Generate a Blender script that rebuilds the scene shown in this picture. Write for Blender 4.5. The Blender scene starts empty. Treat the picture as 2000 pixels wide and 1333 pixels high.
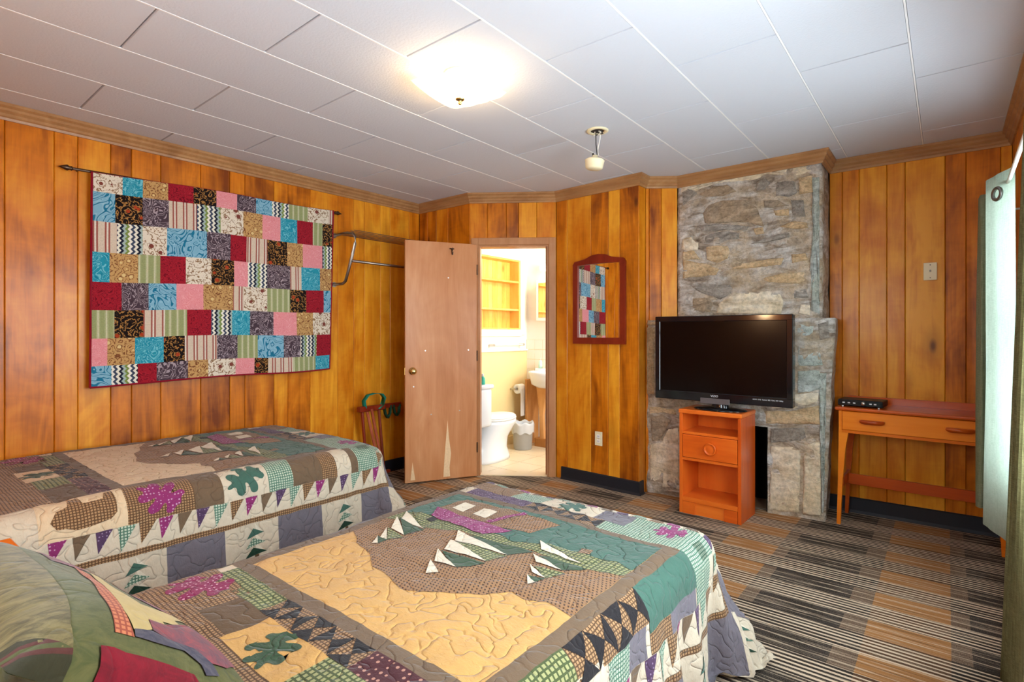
import bpy, bmesh, math, random
from mathutils import Vector, Matrix, noise as mnoise
random.seed(7)
S = bpy.context.scene
C = S.collection
PI = math.pi
CEIL = 2.49

# ------------------------------------------------------------------ camera
cam = bpy.data.cameras.new('camera')
cam.sensor_width = 36.0
cam.lens = 1050.0 / 2000.0 * 36.0
cam.shift_y = -(666.5 - 652.0) / 2000.0
cam.clip_start = 0.02
camo = bpy.data.objects.new('camera', cam)
C.objects.link(camo)
camo.location = (0, 0, 1.255)
camo.rotation_euler = (PI / 2, 0, math.radians(39))
S.camera = camo

# ------------------------------------------------------------------ world, light, exposure
S.view_settings.view_transform = 'Standard'
S.view_settings.look = 'None'
S.view_settings.gamma = 1.0
S.view_settings.use_curve_mapping = False
S.view_settings.exposure = 0.54
w = bpy.data.worlds.new('sky')
S.world = w
w.use_nodes = True
bg = w.node_tree.nodes['Background']
bg.inputs[0].default_value = (0.80, 0.92, 1.0, 1)
bg.inputs[1].default_value = 3.9

def area(name, loc, rot, sx, sy, power, col):
    l = bpy.data.lights.new(name, 'AREA')
    l.shape = 'RECTANGLE'; l.size = sx; l.size_y = sy; l.energy = power; l.color = col
    o = bpy.data.objects.new(name, l); C.objects.link(o)
    o.location = loc; o.rotation_euler = rot
    return o

def point(name, loc, power, col, r=0.03):
    l = bpy.data.lights.new(name, 'POINT'); l.energy = power; l.color = col; l.shadow_soft_size = r
    o = bpy.data.objects.new(name, l); C.objects.link(o); o.location = loc
    return o

DAY = (0.80, 0.92, 1.0)
WARM = (1.0, 0.72, 0.42)
area('daylight_far_window', (0.52, 3.05, 1.3), (0, PI / 2 + 0.08, 0), 1.4, 0.8, 20, DAY)
area('daylight_near_window', (0.52, 1.45, 1.45), (0, PI / 2, 0), 1.3, 1.5, 66, DAY)
area('front_fill_light', (-0.85, -0.62, 1.6), (PI / 2, 0, 0), 0.95, 0.9, 16, DAY)  # fill light, coming through the added window behind the camera
point('ceiling_bulb', (-1.78, 1.81, 2.41), 4.5, WARM, 0.05)
point('ceiling_bulb', (-1.88, 1.90, 2.41), 4.5, WARM, 0.05)
point('bedside_bulb', (-2.0, -0.30, 1.55), 10, (1.0, 0.70, 0.40), 0.08)
point('vanity_bulb', (-3.15, 4.72, 2.05), 17, (1.0, 0.84, 0.62), 0.10)
area('bathroom_fill_light', (-2.05, 4.40, 1.6), (0, PI / 2, 0), 0.8, 0.6, 24, (0.9, 0.96, 1.0))  # unseen area light added to brighten the bathroom; the wall has no window

# ------------------------------------------------------------------ node helpers
def mat(name, rough=0.6, spec=0.3):
    m = bpy.data.materials.new(name); m.use_nodes = True
    nt = m.node_tree; b = nt.nodes['Principled BSDF']
    b.inputs['Roughness'].default_value = rough
    b.inputs['Specular IOR Level'].default_value = spec
    return m, nt, b

def L(nt, a, b): nt.links.new(a, b)

def val(nt, x):
    return x

def M(nt, op, a, b=None, c=None, clamp=False):
    n = nt.nodes.new('ShaderNodeMath'); n.operation = op; n.use_clamp = clamp
    for i, x in enumerate((a, b, c)):
        if x is None: continue
        if isinstance(x, (int, float)): n.inputs[i].default_value = x
        else: L(nt, x, n.inputs[i])
    return n.outputs[0]

def mix(nt, fac, a, b, blend='MIX'):
    n = nt.nodes.new('ShaderNodeMix'); n.data_type = 'RGBA'; n.blend_type = blend
    for s, x in ((0, fac), (6, a), (7, b)):
        if isinstance(x, (int, float)): n.inputs[s].default_value = x
        elif isinstance(x, tuple): n.inputs[s].default_value = (x[0], x[1], x[2], 1)
        else: L(nt, x, n.inputs[s])
    return n.outputs[2]

def ramp(nt, fac, stops, interp='LINEAR'):
    n = nt.nodes.new('ShaderNodeValToRGB'); cr = n.color_ramp; cr.interpolation = interp
    while len(cr.elements) > 1: cr.elements.remove(cr.elements[-1])
    for i, (p, c) in enumerate(stops):
        e = cr.elements[0] if i == 0 else cr.elements.new(p)
        e.position = p
        if isinstance(c, (int, float)): c = (c, c, c)
        e.color = (c[0], c[1], c[2], 1)
    L(nt, fac, n.inputs[0])
    return n.outputs[0]

def noise(nt, vec, scale, detail=2, rough=0.5, dist=0.0):
    n = nt.nodes.new('ShaderNodeTexNoise')
    n.inputs['Scale'].default_value = scale; n.inputs['Detail'].default_value = detail
    n.inputs['Roughness'].default_value = rough; n.inputs['Distortion'].default_value = dist
    if vec is not None: L(nt, vec, n.inputs['Vector'])
    return n.outputs[0]

def vor(nt, vec, scale, feature='F1', rnd=1.0, out=0):
    n = nt.nodes.new('ShaderNodeTexVoronoi'); n.feature = feature
    n.inputs['Scale'].default_value = scale
    n.inputs['Randomness'].default_value = rnd
    if vec is not None: L(nt, vec, n.inputs['Vector'])
    return n.outputs[out]

def coords(nt, kind='Object'):
    return nt.nodes.new('ShaderNodeTexCoord').outputs[kind]

def mapping(nt, vec, sc=(1, 1, 1), loc=None, rot=(0, 0, 0)):
    n = nt.nodes.new('ShaderNodeMapping'); L(nt, vec, n.inputs[0])
    n.inputs['Scale'].default_value = sc; n.inputs['Rotation'].default_value = rot
    if loc is not None:
        if isinstance(loc, tuple): n.inputs['Location'].default_value = loc
        else: L(nt, loc, n.inputs['Location'])
    return n.outputs[0]

def sepxyz(nt, vec):
    n = nt.nodes.new('ShaderNodeSeparateXYZ'); L(nt, vec, n.inputs[0]); return n.outputs

def bump(nt, b, h, strength=0.3, dist=0.01):
    n = nt.nodes.new('ShaderNodeBump'); n.inputs['Strength'].default_value = strength
    n.inputs['Distance'].default_value = dist
    L(nt, h, n.inputs['Height']); L(nt, n.outputs[0], b.inputs['Normal'])

def objrandom(nt):
    return nt.nodes.new('ShaderNodeObjectInfo').outputs['Random']

def setc(b, c):
    b.inputs['Base Color'].default_value = (c[0], c[1], c[2], 1)

def s2l(r, g, b):
    f = lambda v: (v / 255 / 12.92) if v / 255 <= 0.04045 else ((v / 255 + 0.055) / 1.055) ** 2.4
    return (f(r), f(g), f(b))

def plain(name, c, rough=0.6, spec=0.3, metal=0.0, bmp=0.0, bscale=60, var=0.0):
    m, nt, b = mat(name, rough, spec); b.inputs['Metallic'].default_value = metal
    v = coords(nt)
    n = noise(nt, v, bscale, 3)
    if var > 0:
        L(nt, mix(nt, n, tuple(x * (1 - var) for x in c), tuple(min(1, x * (1 + var)) for x in c)), b.inputs['Base Color'])
    else: setc(b, c)
    if bmp > 0: bump(nt, b, n, bmp, 0.004)
    return m

def emis(name, c, s):
    m, nt, b = mat(name)
    setc(b, c); b.inputs['Emission Color'].default_value = (*c, 1); b.inputs['Emission Strength'].default_value = s
    return m

def wood(name, dark, mid, light, rough=0.35, per_obj=True, knots=True, axis='Z', coat=0.12, blotch=1.0):
    m, nt, b = mat(name, rough, 0.4)
    b.inputs['Specular IOR Level'].default_value = 0.28; b.inputs['Coat Weight'].default_value = coat * 0.6; b.inputs['Coat Roughness'].default_value = 0.15
    v = coords(nt)
    if per_obj:
        r = objrandom(nt)
        cb = nt.nodes.new('ShaderNodeCombineXYZ')
        for i, k in enumerate((13.0, 29.0, 47.0)): L(nt, M(nt, 'MULTIPLY', r, k), cb.inputs[i])
        loc = cb.outputs[0]
    else: loc = None
    sc = {'Z': (1, 1, 0.13), 'X': (0.13, 1, 1), 'Y': (1, 0.13, 1)}[axis]
    vg = mapping(nt, v, sc, loc)
    g1 = noise(nt, vg, 9, 4, 0.55, 1.2)
    fine = noise(nt, mapping(nt, v, tuple(x * (1 if x == 1 else 0.3) for x in sc), loc), 90, 3, 0.6)
    big = noise(nt, mapping(nt, v, tuple((1 if x == 1 else 0.5) for x in sc), loc), 3.2, 3, 0.55, 1.5)
    t = M(nt, 'ADD', M(nt, 'MULTIPLY', g1, 0.45), M(nt, 'MULTIPLY', fine, 0.15))
    t = M(nt, 'ADD', t, M(nt, 'MULTIPLY', big, 0.50 * blotch))
    if per_obj: t = M(nt, 'ADD', t, M(nt, 'MULTIPLY', M(nt, 'SUBTRACT', r, 0.5), 0.28))
    if blotch == 1.0: t = M(nt, 'ADD', t, M(nt, 'MULTIPLY', M(nt, 'SUBTRACT', noise(nt, mapping(nt, v, {'Z': (.6, .6, 2.2), 'X': (2.2, .6, .6), 'Y': (.6, 2.2, .6)}[axis], loc), 7.0, 2, 0.5, 2.0), 0.5), 0.07))
    if blotch < 1: t = M(nt, 'ADD', t, 0.25 * (1 - blotch))
    col = ramp(nt, t, [(0.30, dark), (0.52, mid), (0.74, light)])
    if knots:
        kd = vor(nt, mapping(nt, v, tuple((1.0 if x == 1 else 0.42) for x in sc), loc), 4.2)
        k = ramp(nt, kd, [(0.03, 1.0), (0.10, 0.0)])
        col = mix(nt, M(nt, 'MULTIPLY', k, 0.8), col, tuple(x * 0.22 for x in dark))
        ring = ramp(nt, kd, [(0.08, 1.0), (0.28, 0.0)])
        col = mix(nt, M(nt, 'MULTIPLY', ring, 0.35), col, dark)
    L(nt, col, b.inputs['Base Color'])
    bump(nt, b, fine, 0.08, 0.002)
    return m

MT = {}
MT['plank'] = wood('knotty_pine', s2l(124, 56, 4), s2l(208, 118, 14), s2l(240, 166, 44))
MT['dark'] = plain('dark_gap', (0.02, 0.008, 0.003), 0.9)
MT['crown'] = wood('crown_wood', s2l(140, 98, 60), s2l(168, 122, 78), s2l(190, 146, 98), 0.4, False, False, 'X')
MT['orange'] = wood('orange_maple', s2l(190, 72, 14), s2l(222, 98, 24), s2l(236, 122, 40), 0.28, True, False, 'X', 0.4, 0.35)
MT['orangev'] = wood('orange_maple_upright', s2l(190, 72, 14), s2l(222, 98, 24), s2l(236, 122, 40), 0.28, True, False, 'Z', 0.4, 0.35)
MT['desk'] = wood('amber_maple', s2l(200, 88, 12), s2l(228, 118, 22), s2l(240, 140, 38), 0.25, True, False, 'X', 0.4, 0.35)
MT['deskred'] = wood('reddish_maple', s2l(160, 56, 8), s2l(184, 74, 14), s2l(204, 94, 22), 0.3, True, False, 'X', 0.5, 0.35)
MT['doorw'] = wood('worn_birch', s2l(176, 108, 58), s2l(200, 134, 84), s2l(216, 158, 110), 0.4, False, False, 'Z', 0.15, 0.8)
MT['bare'] = plain('bare_wood', s2l(238, 205, 160), 0.7, var=0.15)
MT['casing'] = wood('casing_wood', s2l(158, 105, 62), s2l(182, 126, 82), s2l(200, 148, 104), 0.4, False, False, 'Z')
MT['mahog'] = wood('mahogany', s2l(100, 26, 10), s2l(126, 38, 18), s2l(146, 52, 26), 0.3, False, False, 'Z')
MT['legbrown'] = wood('red_brown_wood', s2l(110, 40, 22), s2l(150, 66, 42), s2l(190, 105, 76), 0.3, True, False, 'Z')
MT['pinewhite'] = wood('yellow_pine', s2l(214, 150, 60), s2l(238, 184, 88), s2l(248, 206, 120), 0.5, True, True, 'Z', 0.1)
MT['black_rubber'] = plain('black_vinyl', (0.012, 0.014, 0.02), 0.5, 0.4)
MT['ceil'] = plain('ceiling_board', s2l(212, 217, 226), 0.85, 0.2, bmp=0.35, bscale=90)
MT['strip'] = plain('white_strip', s2l(245, 245, 245), 0.6)
MT['seam'] = plain('shadow_gap', (0.10, 0.08, 0.06), 0.9)
MT['cream_paint'] = plain('cream_paint', s2l(238, 210, 150), 0.6)
MT['white_paint'] = plain('white_paint', s2l(246, 236, 220), 0.55)
MT['porc'] = plain('white_porcelain', (0.88, 0.88, 0.88), 0.12, 0.6)
MT['tile'] = plain('beige_tile', s2l(236, 214, 178), 0.3, 0.5, var=0.08, bscale=9)
MT['grout'] = plain('grout', s2l(150, 120, 90), 0.9)
MT['brass'] = plain('brass', (0.75, 0.55, 0.22), 0.25, 0.5, 1.0)
MT['steel'] = plain('brushed_steel', (0.55, 0.52, 0.48), 0.3, 0.5, 1.0)
MT['rackmetal'] = plain('dull_rack_metal', (0.34, 0.29, 0.25), 0.35, 0.5, 1.0)
MT['bronze'] = plain('dark_bronze', (0.10, 0.06, 0.04), 0.35, 0.5, 0.9)
MT['plastic_cream'] = plain('cream_plastic', s2l(240, 228, 190), 0.4)
MT['plastic_white'] = plain('white_plastic', s2l(244, 240, 232), 0.35)
MT['blackgloss'] = plain('gloss_black', (0.006, 0.006, 0.008), 0.08, 0.5)
MT['screen'] = plain('tv_screen', (0.004, 0.002, 0.002), 0.16, 0.2)
MT['blackmatt'] = plain('matt_black', (0.012, 0.012, 0.014), 0.45)
MT['greyprint'] = plain('pale_print', (0.7, 0.7, 0.72), 0.5)
MT['teal'] = plain('teal_webbing', s2l(0, 130, 112), 0.7, bmp=0.3, bscale=200)
MT['dkgreen'] = plain('dark_green_webbing', s2l(20, 70, 50), 0.8)
MT['soot'] = plain('soot', (0.010, 0.009, 0.008), 0.95, 0.05)
MT['wiredark'] = plain('wire_dark', (0.03, 0.03, 0.03), 0.5)
MT['white_wire'] = plain('wire_white', (0.8, 0.78, 0.7), 0.5)
MT['mattress'] = plain('mattress_ticking', (0.6, 0.58, 0.52), 0.9)
MT['sill'] = plain('window_white', (0.8, 0.82, 0.84), 0.5)

def glassmat():
    m = bpy.data.materials.new('window_glass'); m.use_nodes = True; nt = m.node_tree
    nt.nodes.clear(); o = nt.nodes.new('ShaderNodeOutputMaterial')
    t = nt.nodes.new('ShaderNodeBsdfTransparent'); g = nt.nodes.new('ShaderNodeBsdfGlossy')
    g.inputs['Roughness'].default_value = 0.02
    mx = nt.nodes.new('ShaderNodeMixShader'); mx.inputs[0].default_value = 0.06
    L(nt, t.outputs[0], mx.inputs[1]); L(nt, g.outputs[0], mx.inputs[2]); L(nt, mx.outputs[0], o.inputs[0])
    return m
MT['glass'] = glassmat()
def mirrormat():
    m, nt, b = mat('mirror_silver', 0.015); setc(b, (0.9, 0.9, 0.9)); b.inputs['Metallic'].default_value = 1.0
    return m
MT['mirror'] = mirrormat()

def carpet():
    m, nt, b = mat('striped_carpet', 0.95, 0.1)
    v = coords(nt); x, y, z = sepxyz(nt, v)
    wv = noise(nt, v, 6, 1)
    # columns running away from the viewer, repeating about every 0.74 m
    xc = M(nt, 'FRACT', M(nt, 'DIVIDE', M(nt, 'ADD', x, 0.27 + 7.85), 0.785))
    tan_, spec_, dk = s2l(164, 112, 62), s2l(96, 76, 62), s2l(34, 31, 33)
    rows = M(nt, 'FLOOR', M(nt, 'DIVIDE', M(nt, 'ADD', y, 10.0), 0.1083))
    sh = M(nt, 'MULTIPLY', M(nt, 'SUBTRACT', M(nt, 'FRACT', M(nt, 'MULTIPLY', rows, 0.618)), 0.5), 0.10)
    col1 = ramp(nt, xc, [(0.0, tan_), (0.357, spec_), (0.44, dk), (0.885, spec_)], 'CONSTANT')
    # inner darker step shifts from row to row
    xs = M(nt, 'FRACT', M(nt, 'ADD', xc, sh))
    blk = ramp(nt, xs, [(0.0, 0.0), (0.58, 1.0), (0.78, 0.0)], 'CONSTANT')
    sp = noise(nt, mapping(nt, v, (1, 1, 1)), 260, 2, 0.8)
    speck = ramp(nt, sp, [(0.50, 0.0), (0.60, 1.0)])
    col1 = mix(nt, M(nt, 'MULTIPLY', blk, 0.8), col1, s2l(18, 17, 20))
    isspec = ramp(nt, xc, [(0.0, 0.10), (0.357, 0.75), (0.44, 0.28), (0.885, 0.7)], 'CONSTANT')
    col1 = mix(nt, M(nt, 'MULTIPLY', M(nt, 'MULTIPLY', speck, isspec), 0.55), col1, s2l(190, 165, 135))
    # repeating bands across: wide solid band, then thin cream threads
    yb = M(nt, 'FRACT', M(nt, 'DIVIDE', M(nt, 'ADD', y, 10.04), 0.3175))
    solid = ramp(nt, yb, [(0.0, 1.0), (0.50, 0.0)], 'CONSTANT')
    th = M(nt, 'FRACT', M(nt, 'DIVIDE', M(nt, 'ADD', y, 10.0), 0.0270))
    thread = ramp(nt, M(nt, 'ADD', th, M(nt, 'MULTIPLY', M(nt, 'SUBTRACT', noise(nt, mapping(nt, v, (2, 50, 1)), 1.0, 1), 0.5), 0.5)), [(0.0, 1.0), (0.40, 0.0)], 'CONSTANT')
    base2 = mix(nt, ramp(nt, xc, [(0.0, 1.0), (0.357, 0.0)], 'CONSTANT'), s2l(40, 34, 32), s2l(88, 60, 40))
    creamc = mix(nt, sp, s2l(196, 170, 138), s2l(236, 216, 190))
    stripes = mix(nt, thread, base2, creamc)
    edge = ramp(nt, M(nt, 'FRACT', M(nt, 'DIVIDE', M(nt, 'ADD', y, 10.0), 0.0541)), [(0.0, 0.0), (0.82, 1.0)], 'CONSTANT')
    brk = ramp(nt, noise(nt, mapping(nt, v, (3, 60, 1)), 2.0, 1), [(0.38, 0.0), (0.50, 1.0)])
    col1 = mix(nt, M(nt, 'MULTIPLY', M(nt, 'MULTIPLY', edge, brk), 0.6), col1, creamc)
    col = mix(nt, solid, stripes, col1)
    stk = ramp(nt, noise(nt, mapping(nt, v, (2.2, 110, 1)), 1.0, 2, 0.7), [(0.56, 0.0), (0.62, 1.0)])
    col = mix(nt, M(nt, 'MULTIPLY', stk, 0.42), col, creamc)
    stk2 = ramp(nt, noise(nt, mapping(nt, v, (1.7, 95, 3)), 1.3, 2, 0.7), [(0.58, 0.0), (0.64, 1.0)])
    col = mix(nt, M(nt, 'MULTIPLY', stk2, 0.6), col, s2l(40, 32, 28))
    grit = ramp(nt, noise(nt, v, 420, 1, 0.5), [(0.56, 0.0), (0.62, 1.0)])
    col = mix(nt, M(nt, 'MULTIPLY', grit, 0.22), col, s2l(200, 180, 155))
    col = mix(nt, 0.35, col, mix(nt, sp, (0.5, 0.5, 0.5), (1, 1, 1)), 'MULTIPLY')
    L(nt, col, b.inputs['Base Color'])
    bump(nt, b, sp, 0.5, 0.004)
    return m
MT['carpet'] = carpet()

def rockmat(name, cols, scale=7.0, b_str=0.8):
    m, nt, b = mat(name, 0.9, 0.15)
    v = coords(nt)
    r = objrandom(nt)
    cb = nt.nodes.new('ShaderNodeCombineXYZ')
    for i, k in enumerate((5.0, 9.0, 3.0)): L(nt, M(nt, 'MULTIPLY', r, k), cb.inputs[i])
    vv = mapping(nt, v, (0.7, 1, 1.9), cb.outputs[0])
    n1 = noise(nt, vv, scale, 6, 0.65, 0.8)
    n2 = noise(nt, v, scale * 6, 5, 0.7)
    n3 = noise(nt, v, scale * 0.45, 3, 0.6, 1.0)
    col = ramp(nt, n1, [(0.30, cols[0]), (0.45, cols[1]), (0.58, cols[2]), (0.74, cols[3])])
    col = mix(nt, ramp(nt, n3, [(0.42, 0.0), (0.60, 0.65)]), col, cols[4])
    col = mix(nt, 0.55, col, ramp(nt, n2, [(0.34, 0.58), (0.60, 1.35)]), 'MULTIPLY')
    crack = ramp(nt, vor(nt, mapping(nt, v, (1, 1, 1.6)), 9, 'DISTANCE_TO_EDGE'), [(0.0, 0.25), (0.012, 1.0)])
    wob = ramp(nt, n3, [(0.48, 0.0), (0.52, 1.0)])
    col = mix(nt, M(nt, 'MULTIPLY', wob, 0.5), col, crack, 'MULTIPLY')
    L(nt, col, b.inputs['Base Color'])
    h = M(nt, 'ADD', M(nt, 'MULTIPLY', n1, 0.7), M(nt, 'MULTIPLY', n2, 0.35))
    bump(nt, b, h, min(1.0, b_str * 1.25), 0.045)
    return m
MT['mortar'] = rockmat('smeared_mortar', [s2l(104, 88, 74), s2l(168, 154, 138), s2l(204, 198, 190), s2l(234, 232, 228), s2l(196, 172, 138)])
MT['stone_tan'] = rockmat('tan_stone', [s2l(160, 132, 100), s2l(200, 172, 134), s2l(216, 192, 156), s2l(232, 214, 184), s2l(206, 176, 134)], 9, 0.7)
MT['stone_brown'] = rockmat('brown_stone', [s2l(122, 104, 86), s2l(164, 142, 116), s2l(188, 164, 136), s2l(208, 190, 162), s2l(160, 148, 132)], 9, 0.7)
MT['stone_grey'] = rockmat('grey_stone', [s2l(120, 112, 104), s2l(158, 150, 140), s2l(184, 176, 166), s2l(212, 206, 196), s2l(158, 146, 130)], 10, 0.8)
MT['plaster'] = rockmat('pale_plaster', [s2l(168, 148, 118), s2l(206, 190, 164), s2l(222, 210, 188), s2l(236, 230, 216), s2l(214, 196, 160)], 6, 0.35)
MT['bluestone'] = rockmat('blue_grey_render', [s2l(136, 140, 134), s2l(180, 186, 180), s2l(204, 210, 204), s2l(232, 234, 230), s2l(176, 184, 168)], 8, 0.8)

# ---- quilt fabrics, read from UV in metres
def quilting(nt, b, uv, s=0.3, sc=15, d=0.004):
    n1 = noise(nt, uv, sc, 1.0, 0.4, 0.6)
    line = M(nt, 'ABSOLUTE', M(nt, 'SUBTRACT', n1, 0.5))
    puff = ramp(nt, line, [(0.0, 0.0), (0.025, 0.7), (0.08, 1.0)])
    puck = noise(nt, mapping(nt, uv, (1.0, 1.6, 1)), 55, 3, 0.6, 0.8)
    h = M(nt, 'ADD', puff, M(nt, 'MULTIPLY', puck, 0.55))
    bump(nt, b, h, s, d)

def fabric(name, kind, c1, c2=(0, 0, 0), p=0.02, q=0.55, c3=None, sc=15, d=0.006):
    m, nt, b = mat(name, 0.9, 0.12)
    b.inputs['Sheen Weight'].default_value = 0.15
    uv = nt.nodes.new('ShaderNodeUVMap').outputs[0]
    x, y, z = sepxyz(nt, uv)
    fr = lambda a, k: M(nt, 'FRACT', M(nt, 'DIVIDE', M(nt, 'ADD', a, 50.0), k))
    if kind == 'solid':
        col = mix(nt, noise(nt, uv, 40, 3, 0.6), tuple(k * 0.85 for k in c1), tuple(min(1, k * 1.1) for k in c1))
    elif kind == 'mottle':
        col = mix(nt, ramp(nt, noise(nt, mapping(nt, uv, (1.6, 0.7, 1)), 34, 4, 0.7, 1.0), [(0.38, 0.0), (0.62, 1.0)]), c1, c2)
    elif kind == 'check':
        a = M(nt, 'LESS_THAN', fr(x, p), 0.36); c = M(nt, 'LESS_THAN', fr(y, p), 0.36)
        col = mix(nt, M(nt, 'MULTIPLY', M(nt, 'MAXIMUM', a, c), 0.9), c1, c2)
    elif kind == 'tweed':
        a = M(nt, 'LESS_THAN', fr(M(nt, 'ADD', x, M(nt, 'MULTIPLY', y, 0.5)), p), 0.42)
        c = M(nt, 'LESS_THAN', fr(y, p), 0.5)
        col = mix(nt, M(nt, 'MULTIPLY', a, c), c1, c2)
    elif kind == 'dots':
        dd = vor(nt, uv, 1.0 / p, 'F1', 0.35)
        col = mix(nt, M(nt, 'LESS_THAN', dd, 0.24), c1, c2)
    elif kind == 'stripe':
        f = fr(x, p)
        col = ramp(nt, f, [(0.0, c1), (0.35, c2), (0.5, c3 or c1), (0.65, c2), (0.8, c1)], 'CONSTANT')
        col = mix(nt, 0.25, col, ramp(nt, noise(nt, uv, 120, 2), [(0.4, 0.6), (0.6, 1.0)]), 'MULTIPLY')
    elif kind == 'chevron':
        zz = M(nt, 'ABSOLUTE', M(nt, 'SUBTRACT', fr(y, p), 0.5))
        f = fr(M(nt, 'ADD', x, M(nt, 'MULTIPLY', zz, p * 0.9)), p * 3.0)
        col = ramp(nt, f, [(0.0, s2l(225, 222, 205)), (0.17, s2l(30, 34, 52)), (0.33, s2l(160, 178, 172)), (0.5, s2l(120, 140, 70)), (0.66, s2l(232, 228, 215)), (0.83, s2l(62, 72, 92))], 'CONSTANT')
    elif kind == 'paisley':
        dd = vor(nt, uv, 1.0 / p, 'F1', 1.0)
        nn = noise(nt, uv, 30, 2, 0.5, 1.5)
        rings = M(nt, 'SINE', M(nt, 'ADD', M(nt, 'MULTIPLY', dd, 22.0), M(nt, 'MULTIPLY', nn, 16.0)))
        col = mix(nt, ramp(nt, rings, [(0.62, 0.0), (0.74, 1.0)]), c1, c2)
        col = mix(nt, M(nt, 'LESS_THAN', dd, 0.20), col, c3 or c2)
    elif kind == 'swirl':
        nn = noise(nt, uv, 0.9 / p, 2.0, 0.45, 1.8)
        f = M(nt, 'ADD', M(nt, 'MULTIPLY', M(nt, 'SINE', M(nt, 'MULTIPLY', nn, 62.0)), 0.5), 0.5)
        col = ramp(nt, f, [(0.30, c1), (0.50, c3 or c1), (0.72, c1), (0.90, c2)])
    L(nt, col, b.inputs['Base Color'])
    quilting(nt, b, uv, q, sc, d)
    return m

FB = {}
def F_(k, *a, **kw): FB[k] = fabric(k, *a, **kw)
# wall quilt prints
wk = dict(q=0.45, sc=26, d=0.004)
F_('white_floral', 'paisley', s2l(223, 212, 193), s2l(141, 109, 78), 0.075, c3=s2l(124, 65, 54), **wk)
F_('turquoise_print', 'swirl', s2l(37, 146, 169), s2l(112, 188, 202), 0.08, c3=s2l(18, 112, 141), **wk)
F_('sky_blue_print', 'swirl', s2l(124, 174, 197), s2l(28, 112, 145), 0.16, c3=s2l(150, 192, 208), **wk)
F_('gold_paisley', 'paisley', s2l(192, 152, 97), s2l(122, 73, 43), 0.05, c3=s2l(214, 188, 131), **wk)
F_('red_print', 'swirl', s2l(154, 26, 41), s2l(112, 13, 30), 0.07, c3=s2l(174, 43, 58), **wk)
F_('black_paisley', 'paisley', s2l(24, 16, 15), s2l(169, 122, 65), 0.065, c3=s2l(165, 62, 31), **wk)
F_('pink_print', 'swirl', s2l(223, 141, 146), s2l(229, 161, 165), 0.06, c3=s2l(212, 124, 133), **wk)
F_('plum_swirl', 'swirl', s2l(73, 58, 67), s2l(165, 150, 156), 0.08, c3=s2l(58, 43, 52), **wk)
F_('chevron_print', 'chevron', (0, 0, 0), (1, 1, 1), 0.030, **wk)
F_('green_stripe', 'stripe', s2l(150, 158, 108), s2l(170, 174, 130), 0.042, c3=s2l(203, 201, 169), **wk)
F_('cream_stripe', 'stripe', s2l(212, 195, 174), s2l(159, 90, 78), 0.060, c3=s2l(221, 212, 195), **wk)
F_('red_binding', 'solid', s2l(141, 15, 37), **wk)
# bedspread fabrics
F_('tan_sky', 'solid', s2l(196, 152, 88), q=0.7)
F_('cream', 'solid', s2l(199, 185, 162), q=0.7)
F_('brown_tweed', 'tweed', s2l(142, 106, 72), s2l(63, 41, 27), 0.013)
F_('tan_sky_daylit', 'solid', s2l(208, 184, 150), q=0.7)  # same fabric as tan_sky, with the far bed's daylight put into the colour
F_('taupe', 'solid', s2l(106, 86, 66), q=0.6)
F_('olive_brown', 'solid', s2l(93, 72, 50), q=0.6)
F_('slate', 'solid', s2l(108, 102, 109), q=0.7)
F_('forest', 'solid', s2l(55, 77, 55), q=0.7)
F_('teal_green', 'solid', s2l(64, 97, 84), q=0.7)
F_('pine_dark', 'solid', s2l(32, 59, 45), q=0.6)
F_('sage_check', 'check', s2l(147, 147, 100), s2l(55, 68, 39), 0.015)
F_('mint_check', 'check', s2l(178, 188, 166), s2l(48, 96, 78), 0.0115)
F_('brown_check', 'check', s2l(160, 126, 90), s2l(76, 52, 34), 0.0105)
F_('maroon_dots', 'dots', s2l(127, 30, 75), s2l(199, 154, 171), 0.014)
F_('magenta_dots', 'dots', s2l(131, 46, 97), s2l(185, 144, 169), 0.014)
F_('wine_dots', 'dots', s2l(70, 30, 36), s2l(171, 126, 108), 0.018)
F_('violet_dots', 'dots', s2l(78, 56, 82), s2l(136, 116, 142), 0.012)
F_('charcoal', 'solid', s2l(34, 31, 33), q=0.6)
F_('white_snow', 'solid', s2l(214, 204, 182), q=0.4)
# pillow sham
pk = dict(q=0.35, sc=9, d=0.004)
F_('sham_green_rib', 'mottle', s2l(118, 104, 66), s2l(74, 66, 40), 0.006, **pk)
F_('sham_green', 'mottle', s2l(72, 75, 41), s2l(92, 89, 51), **pk)
F_('sham_orange_check', 'check', s2l(184, 110, 72), s2l(137, 60, 43), 0.010, **pk)
F_('sham_cream', 'solid', s2l(177, 153, 99), **pk)
F_('sham_rose', 'mottle', s2l(135, 63, 67), s2l(96, 63, 72), **pk)
F_('sham_blue', 'mottle', s2l(55, 53, 67), s2l(82, 77, 84), **pk)
F_('sham_red', 'mottle', s2l(120, 20, 34), s2l(96, 18, 29), **pk)
F_('sham_sage', 'check', s2l(144, 141, 96), s2l(94, 101, 56), 0.012, **pk)
F_('sham_dark', 'stripe', s2l(51, 48, 30), s2l(82, 43, 37), 0.05, c3=s2l(77, 79, 44), **pk)

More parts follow.
